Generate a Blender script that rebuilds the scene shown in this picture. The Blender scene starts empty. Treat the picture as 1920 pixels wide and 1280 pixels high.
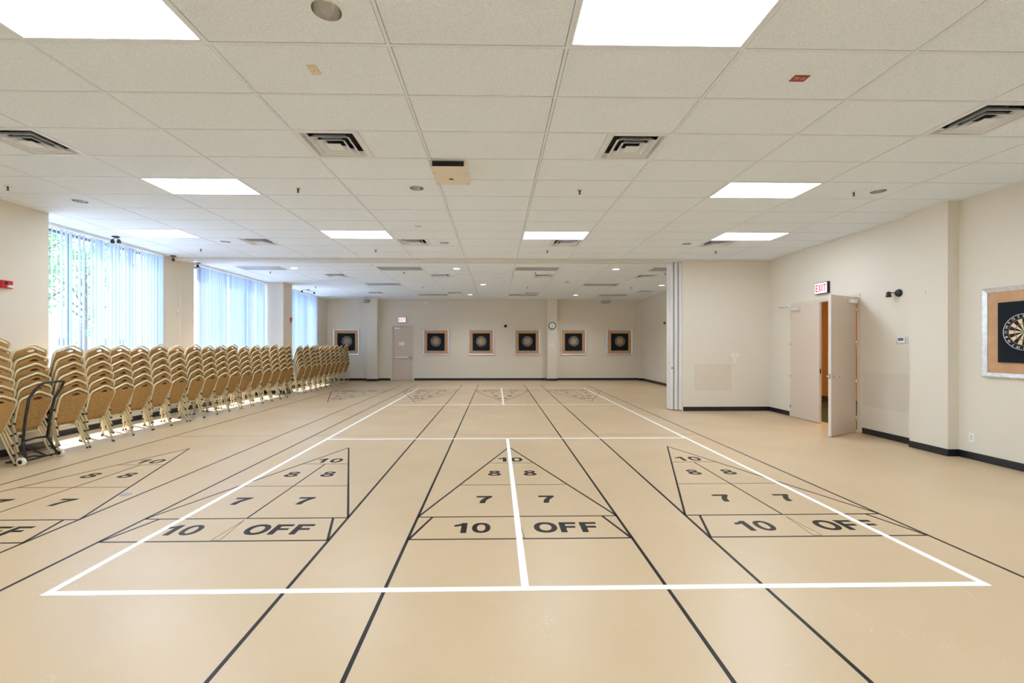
import bpy, bmesh, math, random
from mathutils import Vector, Matrix
random.seed(7)
S = bpy.context.scene
COL = S.collection
PI = math.pi

# ------------------------------------------------------------------ camera
cam_d = bpy.data.cameras.new('camera')
cam = bpy.data.objects.new('camera', cam_d)
COL.objects.link(cam)
F_PX, CX, CY, YAW, EYE = 825.35, 946.4, 647.2, -0.0191, 1.569
cam_d.sensor_width = 36.0
cam_d.lens = F_PX / 1920 * 36.0
cam_d.shift_x = (960 - CX) / 1920
cam_d.shift_y = (CY - 640) / 1920
cam_d.clip_start = 0.05
cam_d.clip_end = 500
cam.location = (0, 0, EYE)
cam.rotation_euler = (PI / 2, 0, YAW)
S.camera = cam

# ------------------------------------------------------------------ world, sun, exposure
S.view_settings.view_transform = 'Standard'
S.view_settings.look = 'None'
S.view_settings.gamma = 1.0
S.view_settings.use_curve_mapping = False
S.view_settings.exposure = 1.70
S.cycles.diffuse_bounces = 8
S.cycles.max_bounces = 12
S.cycles.transparent_max_bounces = 12
W = bpy.data.worlds.new('sky'); S.world = W
W.use_nodes = True
wn = W.node_tree.nodes; wl = W.node_tree.links
bg = wn['Background']
tc = wn.new('ShaderNodeTexCoord'); sx = wn.new('ShaderNodeSeparateXYZ')
rmp = wn.new('ShaderNodeValToRGB')
wl.new(tc.outputs['Generated'], sx.inputs[0]); wl.new(sx.outputs['Z'], rmp.inputs[0])
rmp.color_ramp.elements[0].position = 0.0; rmp.color_ramp.elements[0].color = (0.80, 0.89, 1.0, 1)
rmp.color_ramp.elements[1].position = 0.7; rmp.color_ramp.elements[1].color = (0.46, 0.69, 1.0, 1)
wl.new(rmp.outputs[0], bg.inputs[0])
SKY = 1.9
bg.inputs[1].default_value = SKY
sun_d = bpy.data.lights.new('sun', 'SUN'); sun = bpy.data.objects.new('sun', sun_d); COL.objects.link(sun)
sun_d.energy = 6.5; sun_d.angle = math.radians(0.7); sun_d.color = (1.0, 0.98, 0.95)
sd = Vector((1.0, -0.58, -1.6))
sun.rotation_euler = sd.to_track_quat('-Z', 'Y').to_euler()
LAMP = 6.6         # emission of the lit ceiling panels
# sampling guides in the three window openings (portals give off no light themselves)
for k, (a, b) in enumerate([(6.97, 10.08), (11.1, 14.44), (15.06, 18.5)]):
    d = bpy.data.lights.new('sky_portal', 'AREA'); o = bpy.data.objects.new('sky_portal', d); COL.objects.link(o)
    d.shape = 'RECTANGLE'; d.size = b - a; d.size_y = 3.05; d.cycles.is_portal = True
    o.location = (-7.80, (a + b) / 2, 2.03); o.rotation_euler = (PI / 2, 0, -PI / 2)

# ------------------------------------------------------------------ materials
def lin(c):
    return tuple(((x / 12.92) if x <= 0.04045 else ((x + 0.055) / 1.055) ** 2.4) for x in c)
def rgb(r, g, b):
    return lin((r / 255, g / 255, b / 255)) + (1.0,)
def mat(name, col, rough=0.6, metal=0.0, spec=0.5, noise=None, bump=None, emit=None, aniso=0):
    """noise=(scale, amount) varies the colour; bump=(scale, strength, distance)"""
    m = bpy.data.materials.new(name); m.use_nodes = True
    n = m.node_tree.nodes; l = m.node_tree.links; p = n['Principled BSDF']
    p.inputs['Base Color'].default_value = col
    p.inputs['Roughness'].default_value = rough
    p.inputs['Metallic'].default_value = metal
    p.inputs['Specular IOR Level'].default_value = spec
    if noise or bump:
        t = n.new('ShaderNodeTexCoord')
    if noise:
        no = n.new('ShaderNodeTexNoise'); no.inputs['Scale'].default_value = noise[0]; no.inputs['Detail'].default_value = 3
        l.new(t.outputs['Object'], no.inputs['Vector'])
        mr = n.new('ShaderNodeMapRange'); mr.inputs[1].default_value = 0.3; mr.inputs[2].default_value = 0.7
        mr.inputs[3].default_value = 1 - noise[1]; mr.inputs[4].default_value = 1 + noise[1]
        l.new(no.outputs['Fac'], mr.inputs[0])
        mx = n.new('ShaderNodeVectorMath'); mx.operation = 'SCALE'; mx.inputs[0].default_value = col[:3]
        l.new(mr.outputs[0], mx.inputs['Scale']); l.new(mx.outputs[0], p.inputs['Base Color'])
    if bump:
        nb = n.new('ShaderNodeTexNoise'); nb.inputs['Scale'].default_value = bump[0]; nb.inputs['Detail'].default_value = 2
        l.new(t.outputs['Object'], nb.inputs['Vector'])
        bp = n.new('ShaderNodeBump'); bp.inputs['Strength'].default_value = bump[1]; bp.inputs['Distance'].default_value = bump[2]
        l.new(nb.outputs['Fac'], bp.inputs['Height']); l.new(bp.outputs[0], p.inputs['Normal'])
    if emit:
        p.inputs['Emission Color'].default_value = emit[0]; p.inputs['Emission Strength'].default_value = emit[1]
    return m
M = {}
M['wall'] = mat('wall_paint', rgb(225, 218, 204), 0.7, spec=0.3, bump=(220, 0.15, 0.002))
M['wall_old'] = mat('wall_paint_patch', rgb(219, 209, 191), 0.75, spec=0.25)
M['patch_grey'] = mat('wall_paint_patch_grey', rgb(219, 211, 198), 0.75, spec=0.25)
M['base'] = mat('vinyl_baseboard', rgb(22, 25, 32), 0.33, spec=0.6)
M['tile'] = mat('ceiling_tile', rgb(234, 244, 255), 0.95, spec=0.1, noise=(75, 0.07), bump=(95, 0.7, 0.008))
M['bar'] = mat('ceiling_bar', rgb(228, 235, 245), 0.5, spec=0.3)
M['dark'] = mat('dark_void', rgb(50, 50, 52), 0.9)
M['duct'] = mat('duct_metal', rgb(120, 124, 130), 0.5, 0.6)
M['cream'] = mat('cream_metal', rgb(228, 219, 204), 0.45)
M['vent'] = mat('vent_enamel', rgb(228, 233, 240), 0.5)
M['plate_grey'] = mat('pale_grey_plate', rgb(214, 212, 208), 0.5)
M['white'] = mat('white_plastic', rgb(240, 240, 238), 0.4)
M['black'] = mat('black_metal', rgb(26, 26, 28), 0.4)
M['blackpl'] = mat('black_plastic', rgb(18, 18, 20), 0.35)
M['silver'] = mat('brushed_aluminium', rgb(226, 229, 233), 0.34, 0.7, noise=(18, 0.12))
M['chrome'] = mat('chrome', rgb(225, 225, 225), 0.18, 1.0)
M['wood'] = mat('plywood_panel', rgb(198, 156, 118), 0.65, noise=(9, 0.06))
M['foam'] = mat('dark_foam', rgb(34, 40, 46), 0.95, spec=0.15, noise=(160, 0.35))
M['dart_black'] = mat('dart_black', rgb(22, 20, 20), 0.8)
M['dart_cream'] = mat('dart_cream', rgb(232, 214, 178), 0.8)
M['dart_red'] = mat('dart_red', rgb(196, 52, 54), 0.8)
M['dart_green'] = mat('dart_green', rgb(58, 140, 86), 0.8)
M['dartwire'] = mat('segment_wire', rgb(140, 140, 142), 0.4, 0.5)
M['wire'] = mat('dart_wire', rgb(225, 228, 230), 0.4, 0.3)
M['door'] = mat('door_paint', rgb(214, 198, 182), 0.38, spec=0.5)
M['door_edge'] = mat('door_edge_paint', rgb(222, 214, 206), 0.45)
M['frame'] = mat('door_frame_paint', rgb(216, 203, 184), 0.42)
M['panel'] = mat('folding_panel', rgb(226, 226, 224), 0.55, bump=(120, 0.2, 0.002))
M['red'] = mat('alarm_red', rgb(196, 34, 40), 0.4)
M['sign_white'] = mat('sign_face', rgb(244, 238, 240), 0.5, emit=((1.0, 0.93, 0.95, 1), 0.25))
M['sign_red'] = mat('sign_letters', rgb(205, 40, 84), 0.5, emit=((0.8, 0.05, 0.15, 1), 0.25))
M['tan_fabric'] = None
M['champ'] = mat('champagne_frame', rgb(230, 217, 182), 0.34, 0.25)
M['under'] = mat('seat_underside', rgb(70, 58, 42), 0.9)
M['rubber'] = mat('black_rubber', rgb(30, 30, 30), 0.7)
M['wheel'] = mat('white_wheel', rgb(226, 220, 204), 0.5)
M['line_black'] = mat('court_line_black', rgb(24, 20, 20), 0.4, spec=0.25)
M['line_thin'] = mat('court_line_thin', rgb(64, 46, 32), 0.34, spec=0.45)
M['line_brown'] = mat('court_line_brown', rgb(150, 112, 70), 0.36)
M['line_red'] = mat('court_line_red', rgb(160, 78, 66), 0.4)
M['line_white'] = mat('court_line_white', rgb(250, 250, 248), 0.4, spec=0.4)
M['lamp_off'] = mat('prismatic_lens_off', rgb(168, 173, 178), 0.25, spec=0.6)
M['lamp_on'] = mat('prismatic_lens_lit', rgb(250, 250, 248), 0.5, emit=((0.82, 0.93, 1.06, 1), LAMP))
M['downlight'] = mat('downlight_reflector', rgb(225, 226, 228), 0.16, 0.9)
M['corr_wood'] = mat('corridor_wall', rgb(224, 176, 112), 0.6)
M['corr_floor'] = mat('corridor_carpet', rgb(70, 74, 40), 0.95)
M['lamp_warm'] = mat('corridor_lamp', rgb(255, 220, 170), 0.5, emit=((1.0, 0.80, 0.52, 1), 40.0))
M['concrete'] = mat('outside_paving', rgb(204, 207, 212), 0.9, noise=(2, 0.05))
M['alu'] = mat('window_frame_metal', rgb(120, 128, 140), 0.4, 0.3)
M['bldg'] = mat('far_building_wall', rgb(236, 232, 224), 0.8)
M['bldg_win'] = mat('far_building_glass', rgb(60, 80, 120), 0.3)
M['leaf'] = mat('tree_leaves', rgb(98, 128, 84), 0.8, noise=(3, 0.3))
M['bark'] = mat('tree_bark', rgb(96, 82, 70), 0.9)
M['beige_plate'] = mat('beige_plate', rgb(222, 208, 184), 0.5)
M['red_plate'] = mat('red_plate', rgb(150, 60, 62), 0.5)
M['header'] = mat('header_paint', rgb(226, 226, 224), 0.6)
M['speaker'] = mat('speaker_grey', rgb(176, 174, 166), 0.6)
M['sill'] = mat('window_sill', rgb(225, 222, 216), 0.4)

def fabric():
    m = mat('gold_fabric', rgb(196, 152, 92), 0.85, spec=0.2)
    n = m.node_tree.nodes; l = m.node_tree.links; p = n['Principled BSDF']
    t = n.new('ShaderNodeTexCoord')
    v = n.new('ShaderNodeTexVoronoi'); v.inputs['Scale'].default_value = 85
    l.new(t.outputs['Object'], v.inputs['Vector'])
    r = n.new('ShaderNodeValToRGB')
    r.color_ramp.elements[0].position = 0.15; r.color_ramp.elements[0].color = rgb(200, 162, 106)
    r.color_ramp.elements[1].position = 0.6; r.color_ramp.elements[1].color = rgb(160, 122, 72)
    l.new(v.outputs['Distance'], r.inputs[0]); l.new(r.outputs[0], p.inputs['Base Color'])
    return m
M['fabric'] = fabric()
def fabric_rib():
    m = mat('ribbed_gold_fabric', rgb(196, 152, 92), 0.85, spec=0.2)
    n = m.node_tree.nodes; l = m.node_tree.links; p = n['Principled BSDF']
    t = n.new('ShaderNodeTexCoord'); w = n.new('ShaderNodeTexWave')
    w.wave_type = 'BANDS'; w.bands_direction = 'Z'; w.inputs['Scale'].default_value = 22; w.inputs['Distortion'].default_value = 0.6
    l.new(t.outputs['Object'], w.inputs['Vector'])
    r = n.new('ShaderNodeValToRGB')
    r.color_ramp.elements[0].color = rgb(158, 120, 70); r.color_ramp.elements[1].color = rgb(204, 166, 110)
    l.new(w.outputs['Fac'], r.inputs[0]); l.new(r.outputs[0], p.inputs['Base Color'])
    return m
M['fabric_rib'] = fabric_rib()

def floor_mat():
    m = mat('vinyl_sports_floor', rgb(216, 184, 138), 0.3, spec=0.5)
    n = m.node_tree.nodes; l = m.node_tree.links; p = n['Principled BSDF']
    t = n.new('ShaderNodeTexCoord')
    a = n.new('ShaderNodeTexNoise'); a.inputs['Scale'].default_value = 0.8; a.inputs['Detail'].default_value = 5
    l.new(t.outputs['Object'], a.inputs['Vector'])
    r = n.new('ShaderNodeValToRGB')
    r.color_ramp.elements[0].position = 0.3; r.color_ramp.elements[0].color = rgb(198, 173, 138)
    r.color_ramp.elements[1].position = 0.7; r.color_ramp.elements[1].color = rgb(205, 181, 147)
    l.new(a.outputs['Fac'], r.inputs[0])
    # fine scuffs: thin pale curls
    mp = n.new('ShaderNodeMapping'); mp.inputs['Scale'].default_value = (1.3, 1.3, 1.3)
    l.new(t.outputs['Object'], mp.inputs[0])
    b = n.new('ShaderNodeTexNoise'); b.inputs['Scale'].default_value = 4.0; b.inputs['Detail'].default_value = 1.5; b.inputs['Distortion'].default_value = 1.6
    l.new(mp.outputs[0], b.inputs['Vector'])
    rr = n.new('ShaderNodeValToRGB'); e = rr.color_ramp.elements
    e[0].position = 0.497; e[0].color = (0, 0, 0, 1); e[1].position = 0.5; e[1].color = (1, 1, 1, 1)
    x = rr.color_ramp.elements.new(0.503); x.color = (0, 0, 0, 1)
    l.new(b.outputs['Fac'], rr.inputs[0])
    c = n.new('ShaderNodeTexNoise'); c.inputs['Scale'].default_value = 2.3; l.new(t.outputs['Object'], c.inputs['Vector'])
    mr = n.new('ShaderNodeMapRange'); mr.inputs[1].default_value = 0.5; mr.inputs[2].default_value = 0.7; mr.inputs[4].default_value = 0.75
    l.new(c.outputs['Fac'], mr.inputs[0])
    mu = n.new('ShaderNodeMath'); mu.operation = 'MULTIPLY'; l.new(rr.outputs[0], mu.inputs[0]); l.new(mr.outputs[0], mu.inputs[1])
    mx = n.new('ShaderNodeMix'); mx.data_type = 'RGBA'
    l.new(mu.outputs[0], mx.inputs[0]); l.new(r.outputs[0], mx.inputs[6]); mx.inputs[7].default_value = rgb(236, 218, 184)
    l.new(mx.outputs[2], p.inputs['Base Color'])
    # roughness variation
    d = n.new('ShaderNodeTexNoise'); d.inputs['Scale'].default_value = 1.7; d.inputs['Detail'].default_value = 6
    l.new(t.outputs['Object'], d.inputs['Vector'])
    mr2 = n.new('ShaderNodeMapRange'); mr2.inputs[3].default_value = 0.26; mr2.inputs[4].default_value = 0.42
    l.new(d.outputs['Fac'], mr2.inputs[0]); l.new(mr2.outputs[0], p.inputs['Roughness'])
    g = n.new('ShaderNodeTexNoise'); g.inputs['Scale'].default_value = 60; l.new(t.outputs['Object'], g.inputs['Vector'])
    bp = n.new('ShaderNodeBump'); bp.inputs['Strength'].default_value = 0.06; bp.inputs['Distance'].default_value = 0.002
    l.new(g.outputs['Fac'], bp.inputs['Height']); l.new(bp.outputs[0], p.inputs['Normal'])
    return m
M['floor'] = floor_mat()

def glass():
    m = bpy.data.materials.new('window_glass'); m.use_nodes = True
    n = m.node_tree.nodes; l = m.node_tree.links; n.clear()
    o = n.new('ShaderNodeOutputMaterial'); t = n.new('ShaderNodeBsdfTransparent'); g = n.new('ShaderNodeBsdfGlossy')
    t.inputs[0].default_value = (0.93, 0.97, 1.0, 1); g.inputs['Roughness'].default_value = 0.02
    mx = n.new('ShaderNodeMixShader'); mx.inputs[0].default_value = 0.06
    l.new(t.outputs[0], mx.inputs[1]); l.new(g.outputs[0], mx.inputs[2]); l.new(mx.outputs[0], o.inputs[0])
    return m
M['glass'] = glass()
def vane():
    m = bpy.data.materials.new('blind_fabric'); m.use_nodes = True
    n = m.node_tree.nodes; l = m.node_tree.links; n.clear()
    o = n.new('ShaderNodeOutputMaterial'); d = n.new('ShaderNodeBsdfDiffuse'); t = n.new('ShaderNodeBsdfTranslucent')
    d.inputs[0].default_value = rgb(176, 188, 206); t.inputs[0].default_value = rgb(180, 188, 204)
    mx = n.new('ShaderNodeMixShader'); mx.inputs[0].default_value = 0.35
    l.new(d.outputs[0], mx.inputs[1]); l.new(t.outputs[0], mx.inputs[2]); l.new(mx.outputs[0], o.inputs[0])
    return m
M['vane'] = vane()

# ------------------------------------------------------------------ mesh helpers
class MB:
    def __init__(s): s.bm = bmesh.new(); s.slots = []
    def mi(s, m):
        if m not in s.slots: s.slots.append(m)
        return s.slots.index(m)
    def box(s, x0, x1, y0, y1, z0, z1, m, bev=0):
        i = s.mi(m)
        v = [s.bm.verts.new((x, y, z)) for z in (z0, z1) for y in (y0, y1) for x in (x0, x1)]
        fs = []
        for q in ((0, 2, 3, 1), (4, 5, 7, 6), (0, 1, 5, 4), (2, 6, 7, 3), (0, 4, 6, 2), (1, 3, 7, 5)):
            f = s.bm.faces.new([v[k] for k in q]); f.material_index = i; fs.append(f)
        if bev:
            es = list({e for f in fs for e in f.edges})
            bmesh.ops.bevel(s.bm, geom=es, offset=bev, segments=2, affect='EDGES', profile=0.6, clamp_overlap=True, material=-1)
        return s
    def poly(s, pts, m, z=None):
        v = [s.bm.verts.new(p if z is None else (p[0], p[1], z)) for p in pts]
        f = s.bm.faces.new(v); f.material_index = s.mi(m); return f
    def prism(s, pts, m, d):
        """closed solid from a planar polygon pts (3D) pushed along vector d"""
        i = s.mi(m); d = Vector(d)
        a = [s.bm.verts.new(p) for p in pts]; b = [s.bm.verts.new(Vector(p) + d) for p in pts]
        fs = [s.bm.faces.new(a[::-1]), s.bm.faces.new(b)]
        for k in range(len(pts)):
            j = (k + 1) % len(pts); fs.append(s.bm.faces.new((a[k], a[j], b[j], b[k])))
        for f in fs: f.material_index = i
        return s
    def tube(s, pts, r, m, n=8, closed=False, cap=True, ry=None):
        i = s.mi(m); pts = [Vector(p) for p in pts]; N = len(pts); rings = []
        up = None
        rr = r if isinstance(r, (list, tuple)) else [r] * N
        for k, p in enumerate(pts):
            if closed: t = (pts[(k + 1) % N] - pts[k - 1])
            elif k == 0: t = pts[1] - pts[0]
            elif k == N - 1: t = pts[-1] - pts[-2]
            else: t = (pts[k + 1] - p).normalized() + (p - pts[k - 1]).normalized()
            t.normalize()
            if up is None:
                up = Vector((0, 0, 1)) if abs(t.z) < 0.9 else Vector((1, 0, 0))
            side = t.cross(up).normalized(); up = side.cross(t).normalized()
            rings.append([s.bm.verts.new(p + side * math.cos(a) * rr[k] + up * math.sin(a) * (rr[k] if ry is None else ry)) for a in [2 * PI * q / n for q in range(n)]])
        R = N if closed else N - 1
        for k in range(R):
            A = rings[k]; B = rings[(k + 1) % N]
            for q in range(n):
                f = s.bm.faces.new((A[q], A[(q + 1) % n], B[(q + 1) % n], B[q])); f.material_index = i; f.smooth = True
        if cap and not closed:
            f = s.bm.faces.new(rings[0][::-1]); f.material_index = i
            f = s.bm.faces.new(rings[-1]); f.material_index = i
        return s
    def lathe(s, prof, m, c=(0, 0, 0), axis='z', n=24, cap0=True, cap1=True):
        """profile [(r, h)...] turned around an axis through c"""
        i = s.mi(m); rings = []
        for r, h in prof:
            ring = []
            for q in range(n):
                a = 2 * PI * q / n; x, y = r * math.cos(a), r * math.sin(a)
                p = {'z': (x, y, h), 'x': (h, x, y), 'y': (y, h, x)}[axis]
                ring.append(s.bm.verts.new((p[0] + c[0], p[1] + c[1], p[2] + c[2])))
            rings.append(ring)
        for A, B in zip(rings, rings[1:]):
            for q in range(n):
                f = s.bm.faces.new((A[q], A[(q + 1) % n], B[(q + 1) % n], B[q])); f.material_index = i; f.smooth = True
        if cap0 and prof[0][0] > 1e-5: s.bm.faces.new(rings[0][::-1]).material_index = i
        if cap1 and prof[-1][0] > 1e-5: s.bm.faces.new(rings[-1]).material_index = i
        return s
    def xf(s, mtx):
        bmesh.ops.transform(s.bm, matrix=mtx, verts=s.bm.verts); return s
    def build(s, name, parent=None, loc=None, recalc=True, weld=False):
        if weld: bmesh.ops.remove_doubles(s.bm, verts=s.bm.verts, dist=1e-5)
        if recalc: bmesh.ops.recalc_face_normals(s.bm, faces=s.bm.faces)
        me = bpy.data.meshes.new(name); s.bm.to_mesh(me); s.bm.free()
        for m in s.slots: me.materials.append(M[m] if isinstance(m, str) else m)
        o = bpy.data.objects.new(name, me); COL.objects.link(o)
        if parent is not None: o.parent = parent
        if loc is not None: o.location = loc
        return o
def mesh_obj(name, me, m, parent=None, loc=None):
    me.materials.clear(); me.materials.append(M[m])
    o = bpy.data.objects.new(name, me); COL.objects.link(o)
    if parent is not None: o.parent = parent
    if loc is not None: o.location = loc
    return o
def empty(name, loc, rz=0):
    o = bpy.data.objects.new(name, None); COL.objects.link(o); o.location = loc; o.rotation_euler = (0, 0, rz)
    o.empty_display_size = 0.1
    return o
def tag(o, label, cat, group=None):
    o['label'] = label; o['category'] = cat
    if group: o['group'] = group
    return o
def struct(o):
    o['kind'] = 'structure'; return o
def copy_tree(o, parent=None):
    c = o.copy(); COL.objects.link(c)
    if parent is not None: c.parent = parent
    for ch in CH.get(o.name, []):
        d = ch.copy(); COL.objects.link(d); d.parent = c
        for g in CH.get(ch.name, []):
            e = g.copy(); COL.objects.link(e); e.parent = d
    return c
CH = {}
def remember(o):
    """note the children of a thing and of its parts once, so that copies need no searching"""
    CH[o.name] = [c for c in o.children]
    for c in o.children: CH[c.name] = [g for g in c.children]
    return o
def curve_mesh(loops, extrude, bevel=0.0):
    """flat shape with holes in the local XY plane, thickened both ways by extrude"""
    cu = bpy.data.curves.new('tmp', 'CURVE'); cu.dimensions = '2D'; cu.fill_mode = 'BOTH'
    cu.extrude = extrude; cu.bevel_depth = bevel; cu.bevel_resolution = 2 if bevel else 0
    if bevel: cu.offset = -bevel
    for lp in loops:
        sp = cu.splines.new('POLY'); sp.points.add(len(lp) - 1)
        for k, p in enumerate(lp): sp.points[k].co = (p[0], p[1], 0, 1)
        sp.use_cyclic_u = True
    o = bpy.data.objects.new('tmp', cu); COL.objects.link(o)
    bpy.context.view_layer.update()
    dg = bpy.context.evaluated_depsgraph_get()
    me = bpy.data.meshes.new_from_object(o.evaluated_get(dg))
    bpy.data.objects.remove(o); bpy.data.curves.remove(cu)
    return me
def text_mesh(items, size, extrude=0.0004):
    """items: [(string, x, y, rot)] -> one mesh in the local XY plane"""
    bm = bmesh.new()
    for s_, x, y, r in items:
        cu = bpy.data.curves.new('tmp', 'FONT'); cu.body = s_; cu.size = size; cu.extrude = extrude
        cu.align_x = 'CENTER'; cu.align_y = 'CENTER'; cu.offset = size * 0.02; cu.resolution_u = 3
        o = bpy.data.objects.new('tmp', cu); COL.objects.link(o); bpy.context.view_layer.update()
        me = bpy.data.meshes.new_from_object(o.evaluated_get(bpy.context.evaluated_depsgraph_get()))
        me.transform(Matrix.Translation((x, y, 0)) @ Matrix.Rotation(r, 4, 'Z'))
        bm.from_mesh(me)
        bpy.data.objects.remove(o); bpy.data.curves.remove(cu); bpy.data.meshes.remove(me)
    me = bpy.data.meshes.new('lettering'); bm.to_mesh(me); bm.free()
    return me

# ------------------------------------------------------------------ setting: floor, walls, ceiling
CZ = 3.617
XR = 6.55; XL = -7.52; XN = -6.95; YB = 19.75; YF = -2.6
fl = MB(); fl.box(-7.72, 6.70, YF - 0.1, YB + 0.15, -0.12, 0.0, 'floor')
floor = struct(fl.build('floor'))

# right wall with the double door opening
DY0, DY1, DZ = 7.80, 9.66, 2.50
w = MB()
w.box(XR, XR + 0.14, YF, DY0, 0, CZ + .25, 'wall'); w.box(XR, XR + 0.14, DY1, YB + .1, 0, CZ + .25, 'wall'); w.box(XR, XR + 0.14, DY0, DY1, DZ, CZ + .25, 'wall')
struct(w.build('wall_right'))
c = MB(); c.box(6.39, XR, 6.11, 6.69, 0, CZ + .05, 'wall'); struct(c.build('trim_1'))
# painted-over areas on the walls
p = MB(); p.box(XR - .0015, XR, 6.70, 7.74, .49, 1.105, 'patch_grey')
o = p.build('trim_2'); struct(o)
# back wall with the door opening
BX0, BX1, BZ = -4.66, -3.73, 2.455
w = MB()
w.box(-7.72, BX0, YB, YB + .14, 0, CZ + .25, 'wall'); w.box(BX1, 6.7, YB, YB + .14, 0, CZ + .25, 'wall'); w.box(BX0, BX1, YB, YB + .14, BZ, CZ + .25, 'wall')
w.box(BX0 - .1, BX1 + .1, YB + .141, YB + .16, -.1, BZ + .1, 'dark')  # unseen backing added to block light leaking in under the door
struct(w.build('wall_back'))
c = MB(); c.box(-5.69, -5.23, YB - .33, YB, 0, CZ + .05, 'wall'); struct(c.build('trim_3'))
c = MB(); c.box(2.26, 2.69, YB - .30, YB, 0, CZ + .05, 'wall'); struct(c.build('trim_4'))
c = MB(); c.box(6.38, XR, YB - .22, YB, 0, CZ + .05, 'wall'); struct(c.build('trim_5'))
# left wall: thick near part, recessed window bays with sills, pillar between bays two and three
WINS = [(6.97, 10.08), (11.10, 14.44), (15.06, 18.50)]
SILL = 0.50; HEAD = 3.56
w = MB()
w.box(-7.72, XN, YF, 6.97, 0, CZ + .25, 'wall')
ys = [6.97, 10.08, 11.10, 14.44, 15.06, 18.50, YB + .1]
for a, b in ((10.08, 11.10), (14.44, 15.06), (18.50, YB + .1)): w.box(-7.70, XL, a, b, 0, CZ + .25, 'wall')
for a, b in WINS:
    w.box(-7.70, XL, a, b, 0, SILL, 'wall'); w.box(-7.70, XL, a, b, HEAD, CZ + .25, 'wall')
struct(w.build('wall_left'))
c = MB(); c.box(XL, -6.92, 14.44, 15.06, 0, CZ + .05, 'wall'); struct(c.build('trim_6'))
w = MB(); w.box(-7.72, 6.7, YF - .14, YF, 0, CZ + .25, 'wall'); struct(w.build('wall_front'))
# partition wall on the right where the hall steps in
PY = 10.45
w = MB(); w.box(4.46, XR, PY, PY + .38, 0, CZ + .05, 'wall'); struct(w.build('wall_partition'))
p = MB(); p.box(4.74, 5.64, PY - .0015, PY, .485, 1.11, 'wall_old'); struct(p.build('trim_7'))
# baseboards
def baseboard(side, segs):
    b = MB()
    for s_ in segs:
        x0, x1, y0, y1 = s_
        b.box(min(x0, x1), max(x0, x1), min(y0, y1), max(y0, y1), 0, .10, 'base', 0.002)
    struct(b.build('baseboard_' + side))
T = .012
baseboard('right', [(XR - T, XR, YF, 6.11), (6.39, XR, 6.11 - T, 6.11), (6.39 - T, 6.39, 6.11 - T, 6.69), (XR - T, XR, 6.69, DY0 - .05), (XR - T, XR, DY1 + .05, PY), (XR - T, XR, PY + .38, YB)])
baseboard('partition', [(4.46, XR, PY - T, PY), (4.46 - T, 4.46, PY - T, PY + .1), (4.46, XR, PY + .38, PY + .38 + T)])
baseboard('back', [(-7.5, -5.69, YB - T, YB), (-5.69, -5.23, YB - .33 - T, YB - .33), (-5.23, -5.23 + T, YB - .33, YB), (-5.23, BX0 - .06, YB - T, YB), (BX1 + .06, 2.26, YB - T, YB),
                   (2.26 - T, 2.26, YB - .3 - T, YB), (2.26, 2.69, YB - .30 - T, YB - .30), (2.69, 6.38, YB - T, YB), (6.38 - T, 6.38, YB - .22, YB), (6.38, XR, YB - .22 - T, YB - .22)])
baseboard('left', [(XN, XN + T, YF, 6.97), (XL, XN, 6.97, 6.97 + T), (XL, XL + T, 6.97, 14.44), (XL, -6.92, 14.44 - T, 14.44), (-6.92, -6.92 + T, 14.44 - T, 15.06), (XL, XL + T, 15.06, YB)])

# ceiling: grid bars with separate tiles dropped into every cell
GX0, GY0, TW, TD = -0.734, 3.018, 1.2192, 0.6096
Y2 = 11.49
def cx_(i): return GX0 + TW * i
def cy_(j): return GY0 + TD * j
def cy2_(j): return Y2 + TD * j
LIT = [(-2, -1), (1, -1), (4, -1), (-5, -1), (-3, 4), (3, 4), (-5, 8), (-2, 8), (1, 8), (4, 8), (-3, -6), (3, -6), (0, -6)]
OFF = [(-5, 0), (-2, 0), (1, 0), (4, 0), (-3, 5), (3, 5), (-2, 10), (1, 10), (4, 10)]
DIF1 = [(-1, 2), (1.5, 2), (4, 1), (-3.5, 2), (-3.5, 9), (-1, 9), (1.5, 9), (4, 9)]
DIF2 = [(-3.5, 2), (-1, 2), (1.5, 2), (4, 2), (-3.5, 9), (-1, 9), (1.5, 9), (5, 8)]
ce = MB()
ce.box(-7.72, 6.70, YF, YB + .1, CZ + .16, CZ + .22, 'dark')
def tile_with_hole(x0, x1, y0, y1, cx, cy, r):
    ang = [2 * PI * k / 32 for k in range(32)] + [math.atan2(b - cy, a - cx) % (2 * PI) for a in (x0, x1) for b in (y0, y1)]
    ang = sorted(set(round(a, 6) for a in ang)); n = len(ang); i = ce.mi('tile')
    def out(a):
        c_, s_ = math.cos(a), math.sin(a); t = 1e9
        if abs(c_) > 1e-9: t = min(t, ((x1 if c_ > 0 else x0) - cx) / c_)
        if abs(s_) > 1e-9: t = min(t, ((y1 if s_ > 0 else y0) - cy) / s_)
        return cx + t * c_, cy + t * s_
    for z, rev in ((CZ - .001, True), (CZ + .015, False)):
        I = [ce.bm.verts.new((cx + r * math.cos(a), cy + r * math.sin(a), z)) for a in ang]
        O = [ce.bm.verts.new((*out(a), z)) for a in ang]
        for k in range(n):
            q = (k + 1) % n; v = (I[k], O[k], O[q], I[q]); f = ce.bm.faces.new(v[::-1] if rev else v); f.material_index = i
        if rev: I0, O0 = I, O
    for k in range(n):
        q = (k + 1) % n
        ce.bm.faces.new((O0[k], O0[q], O[q], O[k])).material_index = i; ce.bm.faces.new((I0[q], I0[k], I[k], I[q])).material_index = i
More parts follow.
